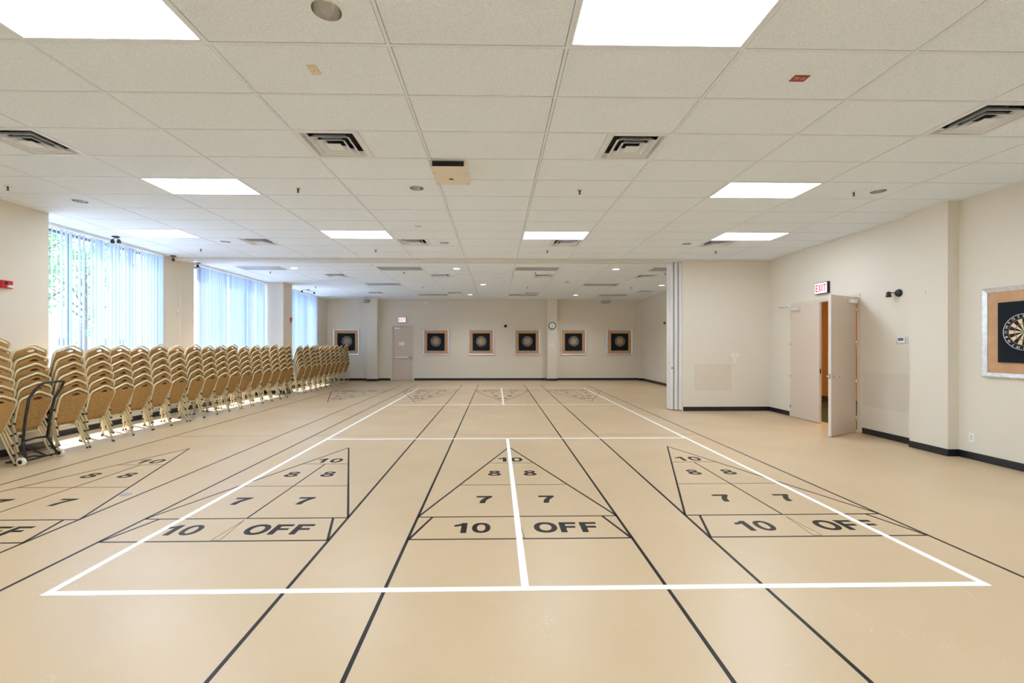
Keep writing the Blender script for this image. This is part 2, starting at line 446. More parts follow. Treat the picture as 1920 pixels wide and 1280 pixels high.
def room_ceiling(ya, yb, fy, skip, difs, holes):
    xs = [XL - .1] + [cx_(i) for i in range(-5, 6)] + [XR + .1]
    j0 = int(math.ceil((ya - fy(0)) / TD)); j1 = int(math.floor((yb - fy(0)) / TD))
    yy = [(j0 - 1, ya)] + [(j, fy(j)) for j in range(j0, j1 + 1)] + [(j1 + 1, yb)]
    g = .0170
    for a in range(len(yy) - 1):
        j = yy[a][0] if a else j0 - 1
        y0, y1 = yy[a][1], yy[a + 1][1]
        if y1 - y0 < .04: continue
        for k in range(len(xs) - 1):
            i = k - 6
            if (i, j) in skip: continue
            x0, x1 = xs[k], xs[k + 1]
            d = [q for q in difs if int(math.floor(q[0])) == i and q[1] == j]
            if d:
                h = TW / 2
                if d[0][0] == i: x0 += h
                else: x1 -= h
            hs = [q for q in holes if x0 < q[0] < x1 and y0 < q[1] < y1]
            if hs: tile_with_hole(x0 + g, x1 - g, y0 + g, y1 - g, hs[0][0], hs[0][1], .092)
            else: ce.box(x0 + g, x1 - g, y0 + g, y1 - g, CZ - .001, CZ + .015, 'tile')
            if d:
                bx = cx_(i) + TW / 2
                ce.box(bx - .012, bx + .012, y0, y1, CZ - .003, CZ + .02, 'bar')
        ce.box(xs[0], xs[-1], y0 - .012, y0 + .012, CZ - .003, CZ + .02, 'bar')
    for x in xs[1:-1]: ce.box(x - .012, x + .012, ya, yb, CZ - .0035, CZ + .021, 'bar')
DOWN1 = [(cx_(i + .75), cy_(j + .5)) for i, j in ((-1, -1), (3, -1), (-5, 5), (-1, 4), (4, 4), (-4, 9), (-1, 9), (3, 9), (-5, -1))]
DOWN1[4] = (cx_(4.77), cy_(4.5)); DOWN1[5] = (cx_(-3.79), cy_(9.5))
DOWN2 = [(cx_(a), cy2_(b)) for a, b in ((-3.79, .45), (-.27, .5), (3.24, .5), (.24, 5.5), (3.26, 10.5), (5.23, 5.6), (-.26, 10.4))]
room_ceiling(YF, 10.42, cy_, LIT, DIF1, DOWN1)
room_ceiling(10.82, YB, cy2_, OFF, DIF2, DOWN2)
ceiling = struct(ce.build('ceiling', recalc=False))
# header of the folding partition across the ceiling
h = MB(); h.box(XL, 4.46, 10.42, 10.82, CZ - .045, CZ + .06, 'header'); h.box(4.46, XR, 10.40, PY, CZ - .012, CZ + .06, 'bar')
h.box(XL, 4.46, 10.58, 10.66, CZ - .052, CZ - .045, 'silver')
struct(h.build('trim_8'))

# ------------------------------------------------------------------ windows and blinds
def window(n, a, b):
    f = MB()
    x0, x1 = -7.68, -7.62
    f.box(x0, x1, a, b, SILL, SILL + .06, 'alu'); f.box(x0, x1, a, b, HEAD - .05, HEAD, 'alu')
    f.box(x0, x1, a, a + .05, SILL, HEAD, 'alu'); f.box(x0, x1, b - .05, b, SILL, HEAD, 'alu')
    root = struct(f.build('window_%d' % n))
    m = MB()
    for q in range(1, 3):
        y = a + (b - a) * q / 3; m.box(x0 + .005, x1 - .005, y - .03, y + .03, SILL + .06, HEAD - .05, 'alu')
    m.build('mullion', root)
    g = MB(); g.box(-7.652, -7.648, a + .05, b - .05, SILL + .06, HEAD - .05, 'glass'); g.build('pane', root)
    s_ = MB(); s_.box(-7.62, XL + .03, a + .002, b - .002, SILL, SILL + .025, 'sill', .004); s_.build('window_sill', root)
for k, (a, b) in enumerate(WINS): window(k + 1, a, b)
def blind(a, b, label, phi, seed):
    rnd = random.Random(seed)
    root = empty('vertical_blind', (-7.47, (a + b) / 2, CZ - .05))
    tag(root, label, 'blind', 'vertical blinds on the left windows')
    h_ = MB(); h_.box(-.022, .022, -(b - a) / 2 + .01, (b - a) / 2 - .01, 0, .035, 'white', .003); h_.build('headrail', root)
    v0 = MB(); wv = .089; N = 6; zt = -.012; zb = SILL + .07 - (CZ - .05)
    A = [v0.bm.verts.new((.006 * math.cos(PI * (q / N - .5)) - .003, wv * (q / N - .5), zt)) for q in range(N + 1)]
    B = [v0.bm.verts.new((.006 * math.cos(PI * (q / N - .5)) - .003, wv * (q / N - .5), zb)) for q in range(N + 1)]
    i = v0.mi('vane')
    for q in range(N):
        f = v0.bm.faces.new((A[q], A[q + 1], B[q + 1], B[q])); f.material_index = i; f.smooth = True
    L = b - a - .10; cnt = int(round(L / .0815))
    first = None
    for k in range(cnt):
        y = -(b - a) / 2 + .05 + L * (k + .5) / cnt
        if first is None: o = first = v0.build('vane', root)
        else:
            o = first.copy(); COL.objects.link(o); o.parent = root
        o.location = (0, y, 0)
        # local y axis of the vane turned towards the room
        o.rotation_euler = (0, 0, PI / 2 - math.radians(phi(k / cnt)) + math.radians(rnd.gauss(0, 12)))
    return root
blind(*WINS[0], 'white vertical blind nearest the camera, trees showing between its vanes', lambda t: 19 + 7 * t, 1)
blind(*WINS[1], 'white vertical blind on the middle window, left of the wide pillar', lambda t: 12, 2)
blind(*WINS[2], 'white vertical blind on the farthest window, between the pillar and the back wall', lambda t: 12, 3)

# ------------------------------------------------------------------ floor markings
LANES = [-4.667, -2.262, 0.195, 2.657]
HW = .912
B0, B1, BASE, APEX, DEAD = 1.60, 3.57, 4.035, 6.79, 7.705      # near end of a court
YC = (7.705 + 11.34) / 2
def seg(mb, p, q, wd, m, z=.0008):
    p = Vector((p[0], p[1], 0)); q = Vector((q[0], q[1], 0)); t = (q - p).normalized(); s_ = Vector((-t.y, t.x, 0)) * wd / 2
    v = [p + s_, p - s_, q - s_, q + s_]
    mb.prism([(a.x, a.y, 0.0001) for a in v], m, (0, 0, z))
def ell(cx, cy, rx, ry, n=28, e=2.0):
    out = []
    for k in range(n):
        a = 2 * PI * k / n; c_, s_ = math.cos(a), math.sin(a)
        out.append((cx + rx * math.copysign(abs(c_) ** (2 / e), c_), cy + ry * math.copysign(abs(s_) ** (2 / e), s_)))
    return out
GH = .205
def glyph(ch):
    h = GH / 2
    if ch == '0': return [ell(0, 0, .079, h, 28, 2.3), ell(0, 0, .036, h - .034, 28, 2.2)]
    if ch == 'O': return [ell(0, 0, .100, h + .004, 32, 2.2), ell(0, 0, .052, h - .034, 28, 2.1)]
    if ch == '8': return [ell(0, 0, .083, h, 40, 2.0)] if False else None
    if ch == '1': return [[(.052, -h), (.052, h), (.012, h), (-.02, h - .03), (-.06, h - .042), (-.06, h - .075), (-.028, h - .07), (.002, h - .056), (.002, -h)]]
    if ch == '7': return [[(-.08, h), (.082, h), (.082, h - .034), (.045, h - .085), (.022, -.03), (.012, -h), (-.044, -h), (-.036, -.035), (-.008, h - .075), (.018, h - .042), (-.08, h - .042)]]
    if ch == 'F': return [[(-.072, -h), (-.072, h), (.075, h), (.075, h - .038), (-.02, h - .038), (-.02, .022), (.062, .022), (.062, -.014), (-.02, -.014), (-.02, -h)]]
def eight_loops():
    h = GH / 2
    out = []
    # outline of two stacked lobes
    P = []
    for k in range(-4, 21):
        a = 2 * PI * k / 48 * 1.0
    up = ell(0, h - .049, .068, .049, 28, 2.2); lo = ell(0, -h + .056, .08, .056, 28, 2.2)
    up = [q for q in up if q[1] > .006]; lo = [q for q in lo if q[1] < .004]
    right_up = sorted([q for q in up], key=lambda q: math.atan2(q[1] - (h - .049), q[0]))
    ru = [q for q in ell(0, h - .049, .068, .049, 40, 2.2)]
    a0 = [q for q in ru[-8:] + ru[:29] if q[1] > .008 or q[1] > .004]
    outer = [q for q in a0]
    rl = ell(0, -h + .056, .08, .056, 40, 2.2)
    b0 = [q for q in rl[13:] + rl[:8] if q[1] < .004]
    return [outer + b0, ell(0, h - .05, .030, .020, 20, 2.1), ell(0, -h + .057, .034, .026, 20, 2.1)]
def glyph_loops(ch): return eight_loops() if ch == '8' else glyph(ch)
GM = {}
def glyph_mesh(ch):
    if ch not in GM:
        me = curve_mesh(glyph_loops(ch), .0006); me.materials.append(M['line_black']); GM[ch] = me
    return GM[ch]
GLY = [('1', -.108, 6.045), ('0', .085, 6.045), ('8', -.217, 5.405), ('8', .217, 5.405), ('7', -.32, 4.485), ('7', .32, 4.485),
       ('1', -.50, 3.79), ('0', -.325, 3.79), ('O', .229, 3.79), ('F', .425, 3.79), ('F', .605, 3.79)]
NAMES = {'1': 'numeral_one', '0': 'numeral_zero', '8': 'numeral_eight', '7': 'numeral_seven', 'O': 'letter_o', 'F': 'letter_f'}
for li, X in enumerate(LANES):
    mb = MB()
    for s_ in (-1, 1): seg(mb, (X + s_ * HW, B0), (X + s_ * HW, 2 * YC - B0), .024, 'line_black')
    for flip in (0, 1):
        Y = (lambda y: 2 * YC - y) if flip else (lambda y: y)
        D = (lambda x: X - x) if flip else (lambda x: X + x)
        seg(mb, (D(-HW), Y(B0)), (D(HW), Y(B0)), .02, 'line_black')
        seg(mb, (D(-HW), Y(B1)), (D(HW), Y(B1)), .018, 'line_black')
        seg(mb, (D(-HW), Y(BASE)), (D(HW), Y(BASE)), .018, 'line_black')
        for s_ in (-1, 1):
            seg(mb, (D(s_ * HW), Y(BASE)), (D(0), Y(APEX)), .021, 'line_black')
            seg(mb, (D(s_ * (HW - .008)), Y(B1)), (D(s_ * (HW - .135)), Y(BASE)), .022, 'line_black')
        for k in (1, 2):
            y = BASE + (APEX - BASE) * k / 3; x = HW * (1 - k / 3)
            seg(mb, (D(-x), Y(y)), (D(x), Y(y)), .012, 'line_thin')
        seg(mb, (D(0), Y(BASE)), (D(0), Y(BASE + (APEX - BASE) * 2 / 3)), .016, 'line_black')
        seg(mb, (D(-.036), Y(B1 + .02)), (D(0), Y(BASE - .04)), .005, 'line_thin'); seg(mb, (D(.036), Y(B1 + .02)), (D(0), Y(BASE - .04)), .005, 'line_thin')
        seg(mb, (D(-.036), Y(B1 + .02)), (D(.036), Y(B1 + .02)), .005, 'line_thin')
        seg(mb, (D(-HW), Y(DEAD)), (D(HW), Y(DEAD)), .014, 'line_brown')
    ct = mb.build('shuffleboard_court', floor)
    ct['label'] = ['black shuffleboard court lines beside the chair stacks', 'black shuffleboard court lines left of the centre court', 'black shuffleboard court lines under the white centre line', 'black shuffleboard court lines nearest the right wall'][li]
    for flip in (0, 1):
        for ch, dx, y in GLY:
            g = bpy.data.objects.new(NAMES[ch], glyph_mesh(ch)); COL.objects.link(g); g.parent = ct
            if flip: g.location = (X - dx, 2 * YC - y, .0008); g.rotation_euler = (0, 0, PI)
            else: g.location = (X + dx, y, .0008)
mb = MB()
x0, x1, ya, yb = -2.861, 3.235, 2.810, 16.22
xm = (x0 + x1) / 2; wd = .0508; n1, n2 = 7.407, 11.625
for a, b in (((x0, ya + wd / 2), (x1, ya + wd / 2)), ((x0, yb - wd / 2), (x1, yb - wd / 2)), ((x0 + wd / 2, ya + wd), (x0 + wd / 2, yb - wd)), ((x1 - wd / 2, ya + wd), (x1 - wd / 2, yb - wd)),
             ((x0 + wd, n1), (x1 - wd, n1)), ((x0 + wd, n2), (x1 - wd, n2)), ((xm, ya + wd), (xm, n1 - wd / 2)), ((xm, n2 + wd / 2), (xm, yb - wd))):
    seg(mb, a, b, wd, 'line_white', .0024)
seg(mb, (x0 - .06, (n1 + n2) / 2), (x0, (n1 + n2) / 2), .03, 'line_white', .0024); seg(mb, (x1, (n1 + n2) / 2), (x1 + .06, (n1 + n2) / 2), .03, 'line_white', .0024)
o = mb.build('pickleball_court', floor); o['label'] = 'white court lines crossing the black ones'
mb = MB(); seg(mb, (-6.80, 6.0), (-6.86, 14.0), .02, 'line_red'); o = mb.build('boundary_line', floor); o['label'] = 'thin red line under the stacked chairs'
mb = MB(); mb.lathe([(.055, 0), (.055, .0006)], 'lamp_off', (-3.895, 4.703, 0.0001)); o = mb.build('floor_patch', floor); o['label'] = 'small round grey mark'

# ------------------------------------------------------------------ ceiling lights
def troffer(i, j, fy, lit, label, group):
    root = empty('ceiling_light', (cx_(i) + TW / 2, fy(j) + TD / 2, CZ))
    tag(root, label, 'ceiling light', group)
    if (lit, 'f') not in TR:
        f = MB(); X_, Y_ = TW / 2 - .013, TD / 2 - .013
        for a in ((-X_, X_, -Y_, -Y_ + .02), (-X_, X_, Y_ - .02, Y_), (-X_, -X_ + .02, -Y_ + .02, Y_ - .02), (X_ - .02, X_, -Y_ + .02, Y_ - .02)):
            f.box(a[0], a[1], a[2], a[3], -.003, .06, 'bar')
        TR[(lit, 'f')] = f.build('frame', root)
        g = MB(); g.box(-X_ + .02, X_ - .02, -Y_ + .02, Y_ - .02, .002, .012, 'lamp_on' if lit else 'lamp_off'); TR[(lit, 'd')] = g.build('diffuser', root)
    else:
        for q in 'fd':
            o = TR[(lit, q)].copy(); COL.objects.link(o); o.parent = root
    return root
TR = {}
LL = {(-2, -1): 'large lit ceiling panel at the top left corner of the view', (1, -1): 'large lit ceiling panel overhead right of centre, nearest the camera',
      (-3, 4): 'lit ceiling panel in the second row, on the left', (3, 4): 'lit ceiling panel in the second row, on the right',
      (-5, 8): 'lit ceiling panel in the third row, beside the nearest window blind', (-2, 8): 'lit ceiling panel in the third row, left of centre',
      (1, 8): 'lit ceiling panel in the third row, right of centre', (4, 8): 'lit ceiling panel in the third row, above the double door side',
      (4, -1): 'lit ceiling panel out of view over the right wall side', (-5, -1): 'lit ceiling panel out of view over the left wall side',
      (-3, -6): 'lit ceiling panel behind the camera, on the left', (3, -6): 'lit ceiling panel behind the camera, on the right', (0, -6): 'lit ceiling panel behind the camera, in the middle'}
for i, j in LIT: troffer(i, j, cy_, True, LL[(i, j)], 'lit ceiling panels')
OL = {(-5, 0): 'unlit ceiling panel just past the ceiling header, beside the windows', (-2, 0): 'grey unlit ceiling panel just past the header, left of centre', (1, 0): 'grey unlit ceiling panel just past the header, right of centre',
      (4, 0): 'grey unlit ceiling panel just past the header, beside the folded partition', (-3, 5): 'grey unlit ceiling panel midway down the far room, left', (3, 5): 'grey unlit ceiling panel midway down the far room, right',
      (-2, 10): 'grey unlit ceiling panel near the back wall, above the far door', (1, 10): 'grey unlit ceiling panel near the back wall, middle', (4, 10): 'grey unlit ceiling panel near the back wall, right side'}
for i, j in OFF: troffer(i, j, cy2_, False, OL[(i, j)], 'unlit ceiling panels in the far room')

# air diffusers: square pan with three nested louvres
def diffuser(x, y, label, cache={}):
    root = empty('air_diffuser', (x, y, CZ)); tag(root, label, 'air vent', 'square ceiling air diffusers')
    if not cache:
        f = MB(); a = TD / 2 - .013
        def ring(mb, ro, zo, ri, zi, m, t=.002):
            A = [(-ro, -ro, zo), (ro, -ro, zo), (ro, ro, zo), (-ro, ro, zo)]; B = [(-ri, -ri, zi), (ri, -ri, zi), (ri, ri, zi), (-ri, ri, zi)]
            for k in range(4):
                q = (k + 1) % 4
                mb.prism([A[k], A[q], B[q], B[k]], m, (0, 0, t))
        ring(f, a, -.003, .262, -.003, 'vent'); ring(f, .262, -.003, .245, .035, 'vent'); ring(f, .245, .035, .225, .04, 'vent')
        cache['f'] = f.build('pan', root)
        d = MB(); d.box(-.255, .255, -.255, .255, .10, .11, 'dark'); d.lathe([(.15, .04), (.15, .10)], 'duct', n=24, cap0=False, cap1=False); 
        for q in ((-.26, -.255, -.26, .26), (.255, .26, -.26, .26), (-.255, .255, -.26, -.255), (-.255, .255, .255, .26)): d.box(q[0], q[1], q[2], q[3], .04, .11, 'duct')
        cache['d'] = d.build('duct', root)
        for n_, (ro, ri, z) in enumerate(((.205, .150, -.014), (.140, .085, -.016))):
            l_ = MB(); ring(l_, ro, z, ro - .012, z + .004, 'vent'); ring(l_, ro - .012, z + .004, ri, z + .05, 'vent'); cache['l%d' % n_] = l_.build('louvre', root)
        l_ = MB(); ring(l_, .076, -.018, .066, -.014, 'vent'); l_.box(-.066, .066, -.066, .066, -.0175, -.0155, 'vent'); cache['l3'] = l_.build('louvre', root)
    else:
        for q in cache.values():
            o = q.copy(); COL.objects.link(o); o.parent = root
    return root
DL1 = ['air diffuser above the middle of the hall, left of the projector box', 'air diffuser right of centre in the row before the projector box', 'large air diffuser at the upper right edge of the view', 'air diffuser at the left edge of the view',
       'air diffuser in front of the header, near the windows', 'air diffuser in front of the header, left of centre', 'air diffuser behind the third-row panel right of centre', 'air diffuser behind the rightmost third-row panel']
DL2 = ['small air diffuser past the header, nearest the windows', 'small air diffuser past the header, left of centre', 'small air diffuser past the header, right of centre', 'small air diffuser past the header, beside the folded partition',
       'small air diffuser near the back wall, leftmost', 'small air diffuser near the back wall, above the second dartboard', 'small air diffuser near the back wall, above the fourth dartboard', 'small air diffuser near the back wall, by the right wall']
for (i, j), lb in zip(DIF1, DL1): diffuser(cx_(i) + TD / 2, cy_(j) + TD / 2, lb)
for (i, j), lb in zip(DIF2, DL2): diffuser(cx_(i) + TD / 2, cy2_(j) + TD / 2, lb)

# recessed downlights: flush ring and polished cone seen from below (bulb mesh does not glow)
def downlight(x, y, label, cache={}):
    root = empty('downlight', (x, y, CZ)); tag(root, label, 'downlight', 'round recessed downlights')
    if not cache:
        r = MB(); r.lathe([(.088, -.001), (.098, -.006), (.104, -.001), (.104, .003)], 'white', n=32, cap0=False, cap1=False); cache['r'] = r.build('trim_ring', root)
        c_ = MB(); c_.lathe([(.088, -.002), (.086, .05), (.074, .10), (.05, .125), (.0001, .128)], 'downlight', n=32, cap0=False, cap1=False); cache['c'] = c_.build('reflector', root)
        b_ = MB(); b_.lathe([(.0001, .072), (.02, .074), (.036, .09), (.03, .108), (.02, .124)], 'white', n=20, cap0=False); cache['b'] = b_.build('bulb', root)
    else:
        for q in cache.values():
            o = q.copy(); COL.objects.link(o); o.parent = root
    return root
DN1 = ['recessed downlight at the top of the view, left of centre', 'recessed downlight at the upper right corner of the view', 'recessed downlight close to the near left wall, above the window corner', 'recessed downlight behind the projector box',
       'recessed downlight beside a sprinkler near the right wall', 'recessed downlight left of the vent near the windows, in front of the header', 'recessed downlight in front of the header, near the middle', 'recessed downlight in front of the header, right of centre', 'recessed downlight out of view near the left wall']
DN2 = ['recessed downlight just past the header, near the windows', 'recessed downlight just past the header, near the middle', 'recessed downlight just past the header, right of centre', 'recessed downlight midway down the far room, middle',
       'recessed downlight near the back wall, right of the clock', 'recessed downlight midway down the far room, near its right wall', 'recessed downlight near the back wall, above the third dartboard']
for (x, y), lb in zip(DOWN1, DN1): downlight(x, y, lb)
for (x, y), lb in zip(DOWN2, DN2):
    r_ = downlight(x, y, lb)
    d = bpy.data.lights.new('downlight_lamp', 'SPOT'); o = bpy.data.objects.new('downlight_lamp', d); COL.objects.link(o)  # spot added in every far-room downlight to brighten that room
    d.energy = 45; d.spot_size = math.radians(150); d.spot_blend = 1.0; d.shadow_soft_size = .03; d.color = (.95, .98, 1.0)
    o.parent = r_; o.location = (0, 0, .06)

# sprinklers
def sprinkler(x, y, label, cache={}):
    root = empty('sprinkler', (x, y, CZ)); tag(root, label, 'sprinkler', 'ceiling sprinklers')
    if not cache:
        a = MB(); a.lathe([(.034, -.0015), (.034, -.006), (.018, -.012), (.012, -.012)], 'chrome', n=20); cache['a'] = a.build('escutcheon', root)
        b = MB(); b.lathe([(.009, -.010), (.009, -.03), (.004, -.034), (.004, -.05)], 'black', n=10); b.tube([(-.012, 0, -.02), (-.012, 0, -.04), (0, 0, -.052)], .002, 'black', 5); b.tube([(.012, 0, -.02), (.012, 0, -.04), (0, 0, -.052)], .002, 'black', 5)
        b.box(-.013, .013, -.003, .003, -.022, -.018, 'black'); cache['b'] = b.build('nozzle', root)
        c = MB(); c.lathe([(.018, -.052), (.018, -.0545)], 'black', n=14); cache['c'] = c.build('deflector', root)
    else:
        for q in cache.values():
            o = q.copy(); COL.objects.link(o); o.parent = root
SX = [-6.29, -2.585, 1.10, 4.775]
PL = ['nearest the windows', 'left of centre', 'right of centre', 'nearest the right wall']
for r_, (y, nm) in enumerate([(5.79, 'in the second light row'), (9.49, 'just in front of the ceiling header'), (12.37, 'in the first row past the header'), (15.45, 'in the last row before the back wall')]):
    for x, pn in zip(SX, PL): sprinkler(x, y, 'ceiling sprinkler %s, %s' % (nm, pn))

# projector box hanging under the ceiling
root = empty('ceiling_projector_box', (-.53, 5.13, CZ)); tag(root, 'cream metal box with a dark grille mounted under the ceiling', 'ceiling unit')
b = MB(); b.box(-.205, .205, -.25, .30, -.075, -.004, 'cream', .006); b.build('housing', root)
b = MB(); b.box(-.180, .170, -.2525, -.2485, -.068, -.012, 'dark')
for k in range(7): b.box(-.178, .168, -.2545, -.252, -.066 + k * .008, -.063 + k * .008, 'blackpl')
b.build('grille', root)
b = MB()
for x in (-.18, .18):
    for y in (-.06, .26): b.lathe([(.006, -.075), (.006, -.0775)], 'black', (x, y, 0), n=8)
b.build('screws', root)
b = MB(); b.box(-.03, .02, .09, .13, -.077, -.0745, 'black'); b.build('badge', root)
# small plates on the ceiling
def plate(x, y, sx_, sy_, m, label, mark=None):
    root = empty('ceiling_plate', (x, y, CZ)); tag(root, label, 'ceiling plate')
    b = MB(); b.box(-sx_, sx_, -sy_, sy_, -.008, -.001, m, .002); b.build('cover', root)
    b = MB()
    if mark == 'jack':
        b.box(-sx_ * .45, sx_ * .45, -sy_ * .5, sy_ * .5, -.0095, -.0078, 'cream'); b.lathe([(.005, -.0112), (.005, -.009)], 'black', n=8)
    else:
        for k in (-.55, -.2, .25, .55): b.box(sx_ * k - .002, sx_ * k + .002, -sy_ * .5, sy_ * .3, -.0088, -.0078, 'cream')
        b.box(-sx_ * .8, -sx_ * .4, -sy_ * .6, -sy_ * .5, -.0088, -.0078, 'cream')
    b.build('insert', root)
plate(-1.353, 3.295, .035, .055, 'beige_plate', 'small beige plate on a ceiling tile near the top of the view', 'jack')
plate(2.322, 3.329, .058, .037, 'red_plate', 'small red marked plate on a ceiling tile, upper right')
plate(-1.345, 7.60, .045, .045, 'beige_plate', 'small beige plate on the ceiling between the third-row panels', 'jack')
plate(2.283, 14.2, .06, .06, 'red_plate', 'small red plate on the far room ceiling')

# ------------------------------------------------------------------ doors
root = MB()
f = root; t_ = .055
f.box(XR - .012, XR + .15, DY0, DY0 + t_, 0, DZ, 'frame'); f.box(XR - .012, XR + .15, DY1 - t_, DY1, 0, DZ, 'frame'); f.box(XR - .012, XR + .15, DY0 + t_, DY1 - t_, DZ - t_, DZ, 'frame')
door1 = struct(f.build('door_1'))
def leaf(parent, hinge, ang, width, flip, label=None):
    """leaf built along local +x from the hinge; local +y is the room-facing side if flip=1"""
    z1 = DZ - t_ - .006
    b = MB(); b.box(0.002, width, -.022, .022, .012, z1, 'door'); i = b.mi('door_edge')
    b.bm.faces.ensure_lookup_table()
    for q in b.bm.faces:
        if abs(q.calc_center_median().x - width) < 1e-4: q.material_index = i
    o = b.build('door_leaf', parent); o.location = hinge; o.rotation_euler = (0, 0, ang)
    for z in (.25, .92, 1.62, 2.2):
        h = MB(); h.tube([(-.006, flip * .026, z - .05), (-.006, flip * .026, z + .05)], .008, 'chrome', 8); h.box(0, .028, flip * .0225 - .001, flip * .0225 + .001, z - .05, z + .05, 'chrome'); h.build('hinge', o)
    return o, z1
la, z1 = leaf(door1, (XR - .035, DY1 - t_ - .002, 0), -PI / 2, .873, -1, None)
c = MB(); c.box(.10, .33, -.085, -.022, z1 - .12, z1 - .055, 'silver', .006); c.build('door_closer', la)
c = MB(); c.tube([(.20, -.07, z1 - .05), (.06, -.15, z1 - .04), (-.12, -.20, z1 - .035), (-.06, -.03, z1 - .02)], .008, 'chrome', 6); c.build('closer_arm', la)
c = MB(); c.box(.862, .8745, -.012, .012, 1.0, 1.1, 'black'); c.build('strike_plate', la)
lb, z1 = leaf(door1, (XR - .055, DY0 + t_ + .005, 0), math.atan2(-.47, -.86), .90, 1, None)
c = MB(); c.box(.08, .31, .022, .085, z1 - .12, z1 - .055, 'silver', .006); c.build('door_closer', lb)
c = MB(); c.tube([(.19, .06, z1 - .05), (.03, .10, z1 - .04), (-.03, .04, z1 - .01)], .008, 'chrome', 6); c.build('closer_arm', lb)
c = MB()
for s_ in (1, -1):
    c.lathe([(.027, s_ * .022), (.027, s_ * .032), (.02, s_ * .036)], 'chrome', (.835, 0, 1.03), 'y', 20)
    c.tube([(.835, s_ * .03, 1.03), (.835, s_ * .072, 1.03), (.82, s_ * .078, 1.03), (.72, s_ * .078, 1.028)], .009, 'chrome', 10)
c.build('lever_handle', lb)
c = MB(); c.box(.899, .9015, -.012, .012, .99, 1.08, 'chrome'); c.build('latch_plate', lb)
# corridor behind the double door
c = MB(); c.box(XR + .15, 9.4, 6.6, 12.6, -.10, -.004, 'corr_floor'); struct(c.build('trim_9'))
c = MB(); c.box(9.4, 9.5, 6.6, 12.6, -.1, 2.9, 'corr_wood'); c.box(XR + .15, 9.4, 12.5, 12.6, -.1, 2.9, 'corr_wood'); c.box(XR + .15, 9.4, 6.5, 6.6, -.1, 2.9, 'corr_wood')
c.box(XR + .15, 9.5, 6.5, 12.6, 2.9, 2.96, 'wall'); struct(c.build('wall_corridor'))
c = MB(); c.box(9.385, 9.4, 6.6, 12.5, 0, .12, 'bark'); c.box(XR + .15, 9.4, 12.485, 12.5, 0, .12, 'bark'); struct(c.build('baseboard_corridor'))
root = empty('corridor_lamp', (8.0, 9.2, 2.895)); tag(root, 'warm ceiling lamp glowing in the corridor behind the double door', 'ceiling light')
c = MB(); c.lathe([(.2, 0), (.2, -.03)], 'white', n=24); c.build('lamp_base', root)
c = MB(); c.lathe([(.19, -.03), (.18, -.07), (.1, -.10), (.0001, -.105)], 'lamp_warm', n=24, cap0=False); c.build('lamp_shade', root)

# door in the back wall
f = MB(); q = .05
f.box(BX0, BX0 + q, YB - .02, YB + .14, 0, BZ, 'frame'); f.box(BX1 - q, BX1, YB - .02, YB + .14, 0, BZ, 'frame'); f.box(BX0 + q, BX1 - q, YB - .02, YB + .14, BZ - q, BZ, 'frame')
door2 = struct(f.build('door_2'))
b = MB(); b.box(BX0 + q + .003, BX1 - q - .003, YB + .02, YB + .065, .01, BZ - q - .004, 'door'); dl = b.build('door_leaf', door2)
b = MB(); b.box(BX0 + .08, BX1 - .10, YB - .055, YB - .025, 1.0, 1.06, 'silver', .004); b.box(BX0 + .07, BX0 + .13, YB - .04, YB + .02, .99, 1.07, 'chrome'); b.box(BX1 - .17, BX1 - .07, YB - .055, YB + .02, .95, 1.10, 'chrome', .004); b.build('panic_bar', dl)
b = MB(); b.box(BX0 + .12, BX0 + .36, YB - .035, YB + .02, BZ - .16, BZ - .09, 'silver', .005); b.tube([(BX0 + .24, YB - .03, BZ - .09), (BX0 + .52, YB - .08, BZ - .07), (BX0 + .62, YB - .02, BZ - .04)], .01, 'chrome', 6); b.build('door_closer', dl)
b = MB(); b.box(-4.355, -4.105, YB + .016, YB + .02, 1.56, 1.72, 'white'); b.build('paper_notice', dl)

# exit signs
EX = {'E': [[(-.4, -.5), (-.4, .5), (.4, .5), (.4, .32), (-.14, .32), (-.14, .09), (.32, .09), (.32, -.09), (-.14, -.09), (-.14, -.32), (.4, -.32), (.4, -.5)]],
      'X': [[(-.46, -.5), (-.14, .0), (-.44, .5), (-.16, .5), (0, .19), (.16, .5), (.44, .5), (.14, 0), (.46, -.5), (.17, -.5), (0, -.19), (-.17, -.5)]],
      'I': [[(-.15, -.5), (-.15, .5), (.15, .5), (.15, -.5)]],
      'T': [[(-.13, -.5), (-.13, .32), (-.42, .32), (-.42, .5), (.42, .5), (.42, .32), (.13, .32), (.13, -.5)]]}
def exit_sign(loc, rz, label):
    """sign faces local -y"""
    root = empty('exit_sign', loc, rz); tag(root, label, 'exit sign', 'red and white exit signs')
    b = MB(); b.box(-.175, .175, -.055, 0, -.115, .115, 'black', .006); b.build('housing', root)
    b = MB(); b.box(-.163, .163, -.0575, -.0545, -.103, .103, 'sign_white'); b.build('face_panel', root)
    for ch, x in zip('EXIT', (-.105, -.025, .037, .10)):
        lp = [[(u * .078, v * .145) for u, v in l_] for l_ in EX[ch]]
        me = curve_mesh(lp, .0008); o = mesh_obj('letter_' + ch.lower(), me, 'sign_red', root, (x, -.0585, 0)); o.rotation_euler = (PI / 2, 0, 0)
exit_sign((XR - .001, 8.69, 2.715), -PI / 2, 'lit EXIT sign above the double door on the right wall')
exit_sign((-4.20, YB - .001, 2.705), 0, 'lit EXIT sign above the far door in the back wall')

